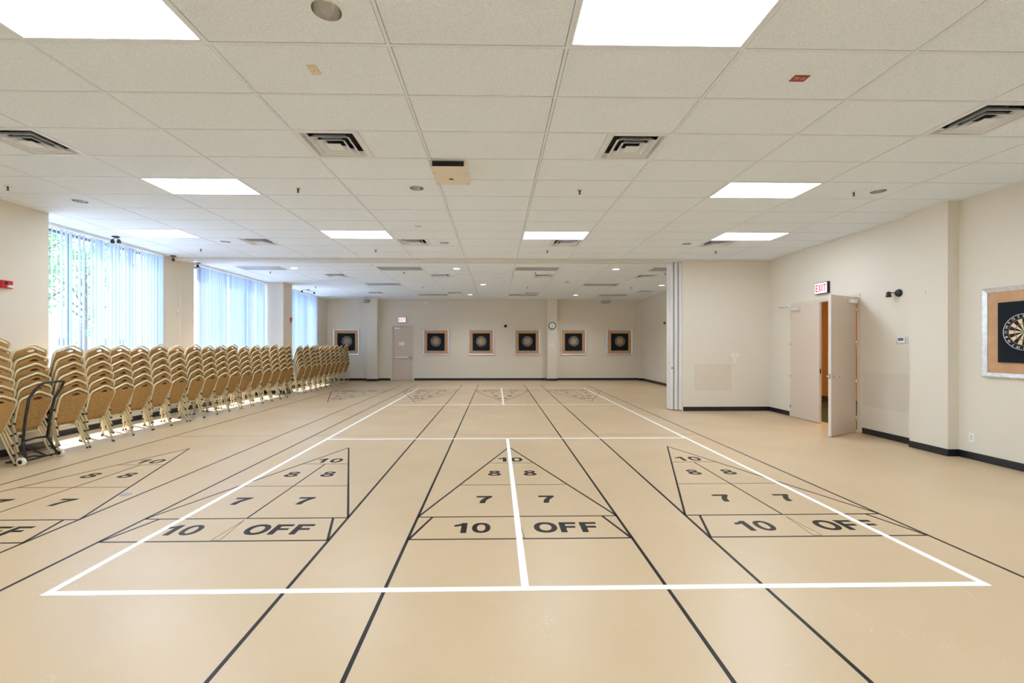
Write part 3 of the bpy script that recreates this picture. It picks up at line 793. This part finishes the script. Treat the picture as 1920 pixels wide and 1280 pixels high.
# ------------------------------------------------------------------ dartboards
NUMS = [20, 1, 18, 4, 13, 6, 10, 15, 2, 17, 3, 19, 7, 16, 8, 11, 14, 9, 12, 5]
DB = {}
def surround(loc, rz, label):
    root = empty('dartboard_surround', loc, rz); tag(root, label, 'dartboard surround', 'framed dartboard backboards')
    if 's' not in DB:
        DB['s'] = []
        H_ = .585
        b = MB(); pr_ = [(0, 0), (0, -.035), (.012, -.045), (.06, -.030), (.06, 0)]
        for k in range(4):
            a = [(-H_, H_), (H_, H_), (H_, -H_), (-H_, -H_)][k]; c_ = [(-H_, H_), (H_, H_), (H_, -H_), (-H_, -H_)][(k + 1) % 4]
            def pt(corner, p): return (corner[0] - math.copysign(p[0], corner[0]), p[1], corner[1] - math.copysign(p[0], corner[1]))
            A = [b.bm.verts.new(pt(a, p)) for p in pr_]; B = [b.bm.verts.new(pt(c_, p)) for p in pr_]; i = b.mi('silver')
            for q_ in range(len(pr_)):
                r_ = (q_ + 1) % len(pr_); b.bm.faces.new((A[q_], A[r_], B[r_], B[q_])).material_index = i
            b.bm.faces.new(A).material_index = i; b.bm.faces.new(B[::-1]).material_index = i
        DB['s'].append(b.build('metal_frame', root))
        b = MB(); b.box(-.53, .53, -.024, -.002, -.53, .53, 'wood')
        DB['s'].append(b.build('plywood_panel', root))
        b = MB()
        for x in (-.5, .5):
            for z in (-.5, .5): b.lathe([(.005, -.024), (.005, -.026)], 'bark', (x, 0, z), 'y', 8)
        DB['s'].append(b.build('screws', root))
        b = MB(); b.box(-.385, .385, -.050, -.024, -.385, .385, 'foam', .004); DB['s'].append(b.build('foam_panel', root))
    else:
        for q_ in DB['s']:
            o = q_.copy(); COL.objects.link(o); o.parent = root
def wedge(b, r0, r1, a0, a1, y, m, n=3):
    i = b.mi(m)
    for k in range(n):
        p, q_ = a0 + (a1 - a0) * k / n, a0 + (a1 - a0) * (k + 1) / n
        v = [b.bm.verts.new((r * math.sin(a), y, r * math.cos(a))) for r, a in ((r0, p), (r1, p), (r1, q_), (r0, q_))]
        b.bm.faces.new(v).material_index = i
def dartboard(loc, rz, label):
    root = empty('dartboard', loc, rz); tag(root, label, 'dartboard', 'dartboards hung in the framed panels')
    if 'd' not in DB:
        DB['d'] = []
        b = MB(); b.lathe([(.2255, -.051), (.2255, -.086)], 'dart_black', axis='y', n=64); y = -.0865
        body = b.build('board_body', root); DB['d'].append(body)
        b = MB(); st = 2 * PI / 20
        for k in range(20):
            a0, a1 = (k - .5) * st, (k + .5) * st; d_ = k % 2 == 0
            for r0, r1 in ((.0159, .099), (.107, .162)): wedge(b, r0, r1, a0, a1, y, 'dart_black' if d_ else 'dart_cream')
            for r0, r1 in ((.099, .107), (.162, .170)): wedge(b, r0, r1, a0, a1, y, 'dart_red' if d_ else 'dart_green')
            wedge(b, .170, .2255, a0, a1, y, 'dart_black'); wedge(b, .00635, .0159, a0, a1, y, 'dart_green', 1); wedge(b, .0001, .00635, a0, a1, y, 'dart_red', 1)
        sf = b.build('scoring_face', root, recalc=False); DB['d'].append(sf)
        b = MB()
        for r in (.099, .107, .162, .170, .0159): b.tube([(r * math.sin(2 * PI * k / 48), y - .001, r * math.cos(2 * PI * k / 48)) for k in range(48)], .0006, 'dartwire', 4, closed=True)
        for k in range(20):
            a = (k - .5) * st; b.tube([(.016 * math.sin(a), y - .001, .016 * math.cos(a)), (.170 * math.sin(a), y - .001, .170 * math.cos(a))], .0005, 'dartwire', 4)
        DB['d'].append(b.build('segment_wire', root))
        b = MB(); b.tube([(.2235 * math.sin(2 * PI * k / 64), y - .003, .2235 * math.cos(2 * PI * k / 64)) for k in range(64)], .0032, 'wire', 6, closed=True); DB['d'].append(b.build('rim_ring', root))
        me = text_mesh([(str(v), .197 * math.sin(k * st), .197 * math.cos(k * st), -k * st) for k, v in enumerate(NUMS)], .040)
        o = mesh_obj('number_ring', me, 'wire', root); o.rotation_euler = (PI / 2, 0, 0); o.location = (0, y - .002, 0); DB['d'].append(o)
    else:
        for q_ in DB['d']:
            o = q_.copy(); COL.objects.link(o); o.parent = root
BD = [(-6.68, 'partly hidden behind the farthest chair stacks'), (-2.697, 'on the back wall, next to the far door'), (-.675, 'on the back wall, third from the left'),
      (1.385, 'on the back wall, just left of the clock column'), (3.47, 'on the back wall, just right of the clock column'), (5.55, 'on the back wall, nearest the right corner')]
for x, lb in BD:
    z = 1.718; surround((x, YB, z), 0, 'steel framed wooden dartboard panel ' + lb); dartboard((x + (.05 if x < -6 else 0), YB, z + .03), 0, 'round dartboard in the panel ' + lb)
surround((XR, 5.20, 1.735), -PI / 2, 'steel framed wooden dartboard panel on the near right wall, cut by the view edge')
dartboard((XR, 5.265, 1.735), -PI / 2, 'large looking dartboard on the near right wall, cut by the view edge')

# ------------------------------------------------------------------ wall fittings
def spotlight(loc, rz, label, aim=(0.0, -.10, -.05), cat='spotlight'):
    """wall spot: local -y points into the room"""
    root = empty('wall_spotlight', loc, rz); tag(root, label, cat, 'black wall spotlights')
    b = MB(); b.lathe([(.062, 0), (.062, -.010), (.055, -.028), (.03, -.045), (.0001, -.05)], 'black', axis='y', n=24); b.build('mount', root)
    b = MB(); b.tube([(0, -.04, 0), (aim[0] * .5, -.08, .01), (aim[0], aim[1], aim[2] + .04)], .008, 'black', 8); b.build('arm', root)
    b = MB(); b.lathe([(.018, .045), (.03, .03), (.034, -.02), (.04, -.045), (.030, -.045)], 'black', (aim[0], aim[1], aim[2]), 'z', 20); b.build('lamp_head', root)
spotlight((XR, 7.035, 2.42), -PI / 2, 'black wall spotlight above the thermostat on the right wall', (-.095, -.09, -.012))
spotlight((.416, YB, 2.435), 0, 'small black spotlight on the back wall between two dartboards', (0.0, -.10, -.01))
spotlight((XR, 16.6, 2.44), -PI / 2, 'black wall spotlight on the far room right wall beside the folded partition', (-.12, -.12, -.02))
# thermostat
root = empty('thermostat', (XR, 6.985, 1.655), -PI / 2); tag(root, 'white thermostat on a grey plate on the right wall', 'thermostat')
b = MB(); b.box(-.105, .105, -.006, 0, -.062, .062, 'plate_grey', .002); b.build('backplate', root)
b = MB(); b.box(-.05, .075, -.032, -.006, -.042, .045, 'white', .004); h = b.build('housing', root)
b = MB(); b.box(-.038, .06, -.034, -.0315, -.012, .034, 'duct'); b.build('display', h)
b = MB(); b.lathe([(.006, -.006), (.006, -.010)], 'black', (-.08, 0, -.03), 'y', 8); b.build('key_lock', root)
def outlet(loc, rz, label, w_=.036, h_=.058, kind='outlet', cat='wall outlet'):
    root = empty('wall_outlet' if kind == 'outlet' else 'wall_plate', loc, rz); tag(root, label, cat)
    b = MB(); b.box(-w_, w_, -.006, 0, -h_, h_, 'white', .002); b.build('cover_plate', root)
    b = MB(); b.box(-w_ * .5, w_ * .5, -.0085, -.0055, -h_ * .62, h_ * .62, 'cream', .001)
    if kind == 'outlet':
        for z in (-.02, .02):
            b.box(-.008, -.005, -.0092, -.008, z - .006, z + .006, 'dark'); b.box(.005, .008, -.0092, -.008, z - .006, z + .006, 'dark')
    b.build('socket' if kind == 'outlet' else 'switch', root)
outlet((XR, 5.94, .30), -PI / 2, 'white outlet low on the near right wall, below the framed dartboard')
outlet((-6.01, YB, .28), 0, 'white outlet low on the back wall beside the last chair stacks')
outlet((2.80, YB, .31), 0, 'white outlet low on the back wall, right of the clock column')
outlet((XR, 17.9, .33), -PI / 2, 'white outlet low on the far room right wall')
outlet((5.721, PY, 1.33), 0, 'wide white plate on the beige partition wall, the upper of the two', .085, .045, 'plate', 'wall plate')
outlet((5.705, PY, 1.205), 0, 'small white switch on the beige partition wall, right under the wide plate', .03, .055, 'plate', 'light switch')
outlet((2.42, YB - .30, 1.60), 0, 'white switch plate on the column below the clock', .10, .06, 'plate', 'light switch')
outlet((6.39, 6.44, 2.36), -PI / 2, 'tiny white sensor plate high on the near right column', .012, .022, 'plate', 'wall plate')
outlet((-3.139, YB, 3.47), 0, 'small square white plate high on the back wall under the ceiling', .065, .065, 'plate', 'wall plate')
root = empty('motion_sensor', (-5.09, YB, 2.57)); tag(root, 'small white oval sensor on the back wall, left of the far door', 'sensor')
b = MB(); b.lathe([(.05, 0), (.05, -.02), (.035, -.04), (.0001, -.045)], 'white', axis='y', n=20); b.build('housing', root); 
b = MB(); b.box(-.02, .02, -.046, -.036, -.012, .0, 'lamp_off', .002); b.build('lens', root)
# clock
root = empty('wall_clock', (2.475, YB - .30, 2.435)); tag(root, 'round black rimmed wall clock on the back wall column', 'clock')
b = MB(); b.lathe([(.165, 0), (.165, -.03), (.150, -.042), (.135, -.03)], 'black', axis='y', n=40, cap1=False); b.build('rim', root)
b = MB(); b.lathe([(.14, -.012), (.14, -.018)], 'white', axis='y', n=40); fa = b.build('dial', root)
b = MB()
for k in range(12):
    a = k * PI / 6; b.prism([(.118 * math.sin(a) + s1 * .004 * math.cos(a) + s2 * .010 * math.sin(a), -.0195, .118 * math.cos(a) - s1 * .004 * math.sin(a) + s2 * .010 * math.cos(a)) for s1, s2 in ((-1, -1), (1, -1), (1, 1), (-1, 1))], 'black', (0, .001, 0))
b.build('hour_marks', fa)
b = MB(); b.tube([(0, -.022, 0), (.0, -.022, .075)], .005, 'black', 6); b.build('hour_hand', root)
b = MB(); b.tube([(0, -.025, 0), (-.006, -.025, -.10)], .0035, 'black', 6); b.build('minute_hand', root)
# fire alarm devices
root = empty('fire_alarm_strobe', (XN, 6.365, 2.43), PI / 2); tag(root, 'red fire alarm strobe on the near left wall at the view edge', 'fire alarm')
b = MB(); b.box(-.075, .06, -.045, 0, -.055, .055, 'red', .006); b.build('housing', root)
b = MB(); b.box(-.02, .045, -.075, -.045, -.045, -.01, 'white', .006); b.build('strobe_lens', root)
b = MB(); b.lathe([(.02, -.045), (.02, -.05)], 'dark', (-.03, 0, .018), 'y', 14); b.build('horn', root)
root = empty('fire_alarm_strobe', (-6.92, 14.95, 2.42), PI / 2); tag(root, 'small red fire alarm device on the pillar between the far windows', 'fire alarm')
b = MB(); b.box(-.05, .05, -.04, 0, -.03, .08, 'red', .005); b.build('housing', root)
b = MB(); b.box(-.03, .03, -.06, -.04, .0, .03, 'white', .004); b.build('strobe_lens', root)
b = MB(); b.box(-.03, .02, -.02, 0, -.10, -.04, 'red', .004); b.build('pull_handle', root)
# round speakers hanging from the ceiling near the back wall
for x, lb in ((-5.55, 'left'), (4.68, 'right')):
    root = empty('ceiling_speaker', (x, 18.75, CZ - .11)); tag(root, 'oval grey hanging speaker by the back wall, %s one' % lb, 'speaker', 'oval speakers near the back wall')
    b = MB(); b.lathe([(.06, -.13), (.15, -.115), (.21, -.06), (.225, 0), (.21, .015), (.15, .02)], 'speaker', (0, 0, -.02), 'z', 32); b.build('shell', root)
    b = MB()
    for k in range(3): b.tube([((.19 - k * .05) * math.cos(2 * PI * q_ / 32), (.19 - k * .05) * math.sin(2 * PI * q_ / 32), -.105 - k * .018) for q_ in range(32)], .004, 'duct', 5, closed=True)
    b.build('grille', root)
    b = MB(); b.tube([(0, 0, -.01), (0, 0, .106)], .02, 'white', 10); b.build('stem', root)
# small ceiling spotlights along the windows
def twin_spot(x, y, label, heads=((-.06, 0), (.06, 0)), rz=0):
    root = empty('ceiling_spotlight', (x, y, CZ), rz); tag(root, label, 'spotlight', 'black ceiling spotlights by the windows')
    b = MB(); b.lathe([(.06, -.003), (.06, -.018), (.03, -.024)], 'black', n=20); b.build('mount', root)
    for u, v in heads:
        b = MB(); b.tube([(0, 0, -.02), (u * .6, v, -.045), (u, v, -.06)], .006, 'black', 6); b.lathe([(.014, .0), (.028, -.02), (.034, -.07), (.022, -.07)], 'black', (u, v, -.055), 'z', 14); b.build('lamp_head', root)
twin_spot(-7.16, 8.42, 'black ceiling spotlight in front of the nearest window blind')
twin_spot(-7.38, 10.20, 'black ceiling spotlight just before the header, by the window wall', ((.0, .0),))
twin_spot(-7.38, 11.02, 'black ceiling spotlight just past the header, by the window wall', ((.0, .0),))
twin_spot(-6.93, 16.35, 'black twin-headed spotlight in front of the farthest window', ((-.12, -.25), (.12, .25)))
# trim strip and small box between the first two windows
b = MB(); b.box(XL, XL + .025, 10.60, 10.63, .1, CZ - .05, 'cream'); o = b.build('cable_channel'); tag(o, 'thin vertical cable channel on the wall between the first two windows', 'cable channel')
b = MB(); b.box(XL, XL + .03, 10.52, 10.56, 2.32, 2.46, 'cream', .004); o = b.build('wall_sensor'); tag(o, 'small pale box on the wall left of the cable channel', 'sensor')

# folded accordion partition parked at the end of the beige wall
root = empty('folding_partition', (4.30, 10.62, 0)); tag(root, 'pale folded accordion partition stacked against the beige wall end', 'folding partition')
for k in range(3):
    b = MB(); x = .115 - k * .085
    b.box(x - .032, x + .032, -.16 + k * .05, .20, .02, CZ - .055, 'panel', .006); o = b.build('panel', root)
b = MB(); b.box(-.10, .15, -.01, .03, CZ - .052, CZ - .046, 'black'); b.build('track_carrier', root)
b = MB(); b.lathe([(.016, -.072), (.016, -.060)], 'dark', (-.055, 0, 1.02), 'y', 12); b.build('finger_pull', root)
b = MB(); b.box(4.435, 4.462, PY - .02, PY + .40, 0, CZ - .01, 'door_edge', .003); struct(b.build('trim_10'))

# ------------------------------------------------------------------ chairs
def back_outline(o=0.0, n=7):
    """crown-back outline: (across, up) from bottom left over the peak to bottom right, inset by o"""
    r0 = .070; cx_0, cz_0 = -.214 + r0, .362
    P = [(-.170 + o, o * .2), (-.182 + o, .10), (-.202 + o, .24), (-.211 + o, .31)]
    for k in range(n + 1):
        a = PI - (PI / 2 - .36) * k / n
        P.append((cx_0 + (r0 - o) * math.cos(a), cz_0 + (r0 - o) * math.sin(a)))
    P += [(-.058, .472 - o), (-.028, .484 - o), (0, .488 - o)]
    return P + [(-x, z) for x, z in P[:-1][::-1]]
BZ0 = .44; SL = .36; BX = .095
def bp3(x, z, off=0.0): # across, up -> chair coordinates (back leans towards +x)
    n = Vector((1, 0, -SL)).normalized()
    p = Vector((BX + SL * z, x, BZ0 + z)) + n * off
    return (p.x, p.y, p.z)
def make_chair(label, rib=False):
    root = empty('banquet_chair', (0, 0, 0)); tag(root, label, 'chair')
    fab = 'fabric_rib' if rib else 'fabric'
    # backrest pad with hand hole
    hole = [(.060 * math.cos(a), .430 + .018 * math.sin(a) + (.008 * (1 - abs(math.cos(a))) if math.sin(a) > 0 else 0)) for a in [2 * PI * k / 20 for k in range(20)]]
    me = curve_mesh([[(x, z) for x, z in back_outline(.010)], hole], .012, .006)
    # local XY -> (across, up); local Z -> normal
    n = Vector((1, 0, -SL)).normalized(); u = Vector((SL, 0, 1)).normalized()
    mt = Matrix(((0, u.x, n.x, BX), (1, u.y, n.y, 0), (0, u.z, n.z, BZ0), (0, 0, 0, 1)))
    me.transform(mt)
    pad = mesh_obj('backrest', me, fab, root)
    for q in pad.data.polygons: q.use_smooth = False
    b = MB(); b.tube([bp3(x, z) for x, z in back_outline(0)], .0150, 'champ', 8); b.build('back_frame', root)
    # seat
    xs0, xs1, hy0, hy1 = .085, -.335, .158, .186
    b = MB()
    out = []
    for (x, y) in ((xs0, -hy0), (xs0, hy0), (xs1, hy1), (xs1, -hy1)):
        r = .05 if x < 0 else .03; sxn = 1 if x > 0 else -1; syn = 1 if y > 0 else -1
        cxx, cyy = x - sxn * r, y - syn * r
        a0 = {(1, -1): -PI / 2, (1, 1): 0, (-1, 1): PI / 2, (-1, -1): PI}[(sxn, syn)]
        for k in range(5): out.append((cxx + r * math.cos(a0 + PI / 2 * k / 4), cyy + r * math.sin(a0 + PI / 2 * k / 4)))
    layers = [(1.0, .402), (1.0, .440), (.985, .455), (.93, .463)]
    rings = [[b.bm.verts.new(((x + .11) * s_ - .11, y * s_, z)) for x, y in out] for s_, z in layers]
    i = b.mi(fab)
    for A, B in zip(rings, rings[1:]):
        for k in range(len(out)):
            q = (k + 1) % len(out); f = b.bm.faces.new((A[k], A[q], B[q], B[k])); f.material_index = i; f.smooth = True
    b.bm.faces.new(rings[-1]).material_index = i; b.bm.faces.new(rings[0][::-1]).material_index = b.mi('under')
    b.build('seat', root)
    # frame under the seat
    b = MB(); yy = .192
    b.tube([(.075, -yy + .02, .39), (-.20, -yy, .39), (-.285, -yy + .03, .39), (-.31, -.12, .39), (-.31, .12, .39), (-.285, yy - .03, .39), (-.20, yy, .39), (.075, yy - .02, .39)], .0115, 'champ', 6)
    b.tube([(.085, -.172, .375), (.085, .172, .375)], .011, 'champ', 6); b.build('seat_frame', root)
    for s_ in (-1, 1):
        b = MB(); b.tube([(.100, s_ * .170, .455), (.080, s_ * .172, .425), (.082, s_ * .178, .385), (.222, s_ * .210, .016)], [.0135, .0135, .0135, .0115], 'champ', 7)
        lg = b.build('leg', root); b = MB(); b.lathe([(.013, 0), (.013, .022)], 'rubber', (.224, s_ * .210, 0), n=8); b.build('foot_cap', lg)
        b = MB(); b.tube([(-.262, s_ * .196, .40), (-.302, s_ * .206, .016)], [.0125, .0105], 'champ', 7)
        lg = b.build('leg', root); b = MB(); b.lathe([(.013, 0), (.013, .022)], 'rubber', (-.303, s_ * .206, 0), n=8); b.build('foot_cap', lg)
    return remember(root)
proto = make_chair('x'); proto_rib = make_chair('x', True)
def px_to_x(u, y):
    """x at depth y whose image column is u"""
    a = (u - CX) / F_PX; c_, s_ = math.cos(YAW), math.sin(YAW)
    return y * (c_ * a - s_) / (s_ * a + c_)
TOPS = [63, 135, 189, 227.5, 265.3, 302.4, 334.4, 367, 393, 416.5, 438.6, 461, 482, 499.5, 516.5, 531.3, 542.2]
FAR = [563.8, 576.7, 588.2, 594.3, 605.8, 612, 621.4, 628.8, 639.7, 650.5]
TOPV = [645, 646.5, 646.5, 646.2, 647, 644.5, 646.7, 645, 646.8, 646.2, 644.4, 647.3, 646, 646, 644.6, 647, 646.3, 647.7, 646.3, 647, 645.5, 646.6, 646.2, 646.2, 646, 647, 646.3]
ST = [(5.655, None, 7, 628)]
for k, u in enumerate(TOPS): ST.append((6.164 + .4665 * k, u, 6, TOPV[k]))
for k, u in enumerate(FAR): ST.append((14.42 + .492 * k, u, 6, TOPV[17 + k]))
ORD = ['first', 'second', 'third', 'fourth', 'fifth', 'sixth', 'seventh', 'eighth', 'ninth', 'tenth', 'eleventh', 'twelfth', 'thirteenth', 'fourteenth', 'fifteenth', 'sixteenth', 'seventeenth']
LV = {6: ['bottom', 'second from bottom', 'third from bottom', 'third from top', 'second from top', 'top'], 7: ['bottom', 'second from bottom', 'third from bottom', 'middle', 'third from top', 'second from top', 'top']}
rnd = random.Random(3)
DX = -.015
used = {}
for k, (y, u, n, tv) in enumerate(ST):
    x_base = -6.50
    if u is not None:
        xt = px_to_x(u, y); x_base = xt - (BX + SL * .487) - DX * (n - 1)
        x_base = max(-6.60, min(-6.42, x_base))
    ztop = EYE + (CY - tv) * y / F_PX
    dz = (ztop - (.44 + .487 + .012)) / (n - 1); dz = max(.122, min(.142, dz))
    if k == 0: where = 'ribbed fabric stack at the left view edge'; grp = 'ribbed chairs of the stack at the left edge'
    elif k == 1: where = 'stack with the black chair dolly'; grp = 'chairs of the stack with the black dolly'
    elif k <= 17: where = '%s stack to the right of the dolly' % ORD[k - 2]; grp = 'stacked chairs along the nearer windows'
    else: where = '%s stack counting from the back wall' % ORD[27 - k]; grp = 'stacked chairs past the pillar gap'
    for j in range(n):
        P = proto_rib if k == 0 else proto
        lb = 'gold banquet chair, %s in the %s' % (LV[n][j], where)
        if P.name not in used: c = P; used[P.name] = 1
        else: c = copy_tree(P)
        c['label'] = lb; c['group'] = grp
        c.location = (x_base + DX * j, y + rnd.uniform(-.004, .004), dz * j)
        c.rotation_euler = (0, 0, math.radians(rnd.uniform(-1.0, 1.0)))

# chair dolly with black handle and white wheels
root = empty('chair_dolly', (-6.16, 6.08, 0)); tag(root, 'black tubular chair dolly with white wheels parked against a chair stack', 'chair dolly')
def rel(p): return (p[0] + 6.16, p[1] - 6.08, p[2])
R_ = .0155
b = MB()
b.tube([rel(p) for p in [(-6.10, 5.79, .33), (-6.08, 5.80, .62), (-6.075, 5.84, .885), (-6.06, 5.96, 1.045), (-6.055, 6.02, 1.068), (-6.055, 6.26, 1.072), (-6.055, 6.285, 1.06), (-6.06, 6.25, .98), (-6.075, 6.17, .84), (-6.09, 6.13, .60), (-6.10, 6.10, .33)]], R_, 'black', 8)
b.build('handle', root)
b = MB()
b.tube([rel(p) for p in [(-6.10, 5.79, .33), (-6.14, 5.86, .10), (-6.15, 5.88, .07)]], R_, 'black', 8)
b.tube([rel(p) for p in [(-6.10, 6.10, .33), (-6.12, 6.24, .10), (-6.13, 6.26, .075)]], R_, 'black', 8)
b.tube([rel(p) for p in [(-6.10, 5.79, .33), (-6.10, 5.95, .345), (-6.10, 6.10, .33)]], R_ * .9, 'black', 8)
b.tube([rel(p) for p in [(-6.10, 5.80, .31), (-6.11, 5.83, .25), (-6.12, 6.02, .13), (-6.14, 6.12, .07)]], R_ * .9, 'black', 8)
b.tube([rel(p) for p in [(-6.16, 5.80, .058), (-6.16, 6.36, .058)]], .012, 'black', 8)
b.build('base_frame', root)
b = MB()
for y in (5.90, 6.25): b.tube([rel((-6.16, y, .058)), rel((-6.30, y, .03)), rel((-6.44, y, .03))], .010, 'black', 6)
b.tube([rel((-6.44, 5.90, .03)), rel((-6.44, 6.25, .03))], .010, 'black', 6)
b.build('lifting_fork', root)
for y in (5.83, 6.335):
    b = MB(); b.lathe([(.028, -.019), (.05, -.019), (.057, -.012), (.057, .012), (.05, .019), (.028, .019)], 'wheel', rel((-6.16, y, .057)), 'y', 28); wh = b.build('wheel', root)
    b = MB(); b.lathe([(.027, -.0225), (.027, .0225)], 'black', rel((-6.16, y, .057)), 'y', 18); b.build('wheel_hub', wh)

# ------------------------------------------------------------------ outside, seen through the blinds
g = MB(); g.box(-140, -7.72, -60, 160, -.4, -.2, 'concrete'); o = struct(g.build('ground'))
def tree(x, y, h, r, label, seed):
    rn = random.Random(seed); root = empty('tree', (x, y, -.2)); tag(root, label, 'tree', 'trees outside the windows')
    b = MB(); b.tube([(0, 0, 0), (.1, .05, h * .35), (0, .1, h * .8)], [.2, .15, .05], 'bark', 8)
    for k in range(7):
        a = rn.uniform(0, 2 * PI); z = h * rn.uniform(.3, .6); b.tube([(.05, .05, z), (r * .7 * math.cos(a), r * .7 * math.sin(a), z + h * .2)], [.07, .02], 'bark', 6)
    b.build('trunk', root)
    b = MB(); i = b.mi('leaf')
    cl = [(rn.gauss(0, r * .45), rn.gauss(0, r * .45), h * .62 + rn.gauss(0, h * .17)) for _ in range(46)]
    for c_ in cl:
        for q in range(70):
            p = Vector((c_[0] + rn.gauss(0, .35), c_[1] + rn.gauss(0, .35), c_[2] + rn.gauss(0, .3)))
            u_ = Vector((rn.uniform(-1, 1), rn.uniform(-1, 1), rn.uniform(-1, 1))).normalized(); v_ = u_.orthogonal().normalized(); s_ = rn.uniform(.05, .11)
            b.bm.faces.new([b.bm.verts.new(p + u_ * s_ * a_ + v_ * s_ * .6 * b_) for a_, b_ in ((-1, 0), (0, -1), (1, 0), (0, 1))]).material_index = i
    b.build('foliage', root, recalc=False)
tree(-19, 17.5, 8.5, 2.6, 'leafy tree seen through the nearest blind, left part', 1)
tree(-24, 26, 9.5, 3.0, 'leafy tree seen through the nearest blind, right part', 2)
root = empty('office_building', (-80, 74, -.2)); tag(root, 'low pale building with dark windows far behind the nearest blind', 'building')
b = MB(); b.box(-6, 0, -40, 30, 0, 4.0, 'bldg'); wl_ = b.build('wall', root)
b = MB(); b.box(-6.2, .3, -40.2, 30.2, 4.0, 4.3, 'concrete'); b.build('roof', root)
wp = None
for k in range(14):
    if wp is None: b = MB(); b.box(0, .06, 0, 1.3, 1.7, 3.1, 'bldg_win'); wp = o = b.build('window', root)
    else: o = wp.copy(); COL.objects.link(o); o.parent = root
    o.location = (0, -36 + k * 4.4, 0)
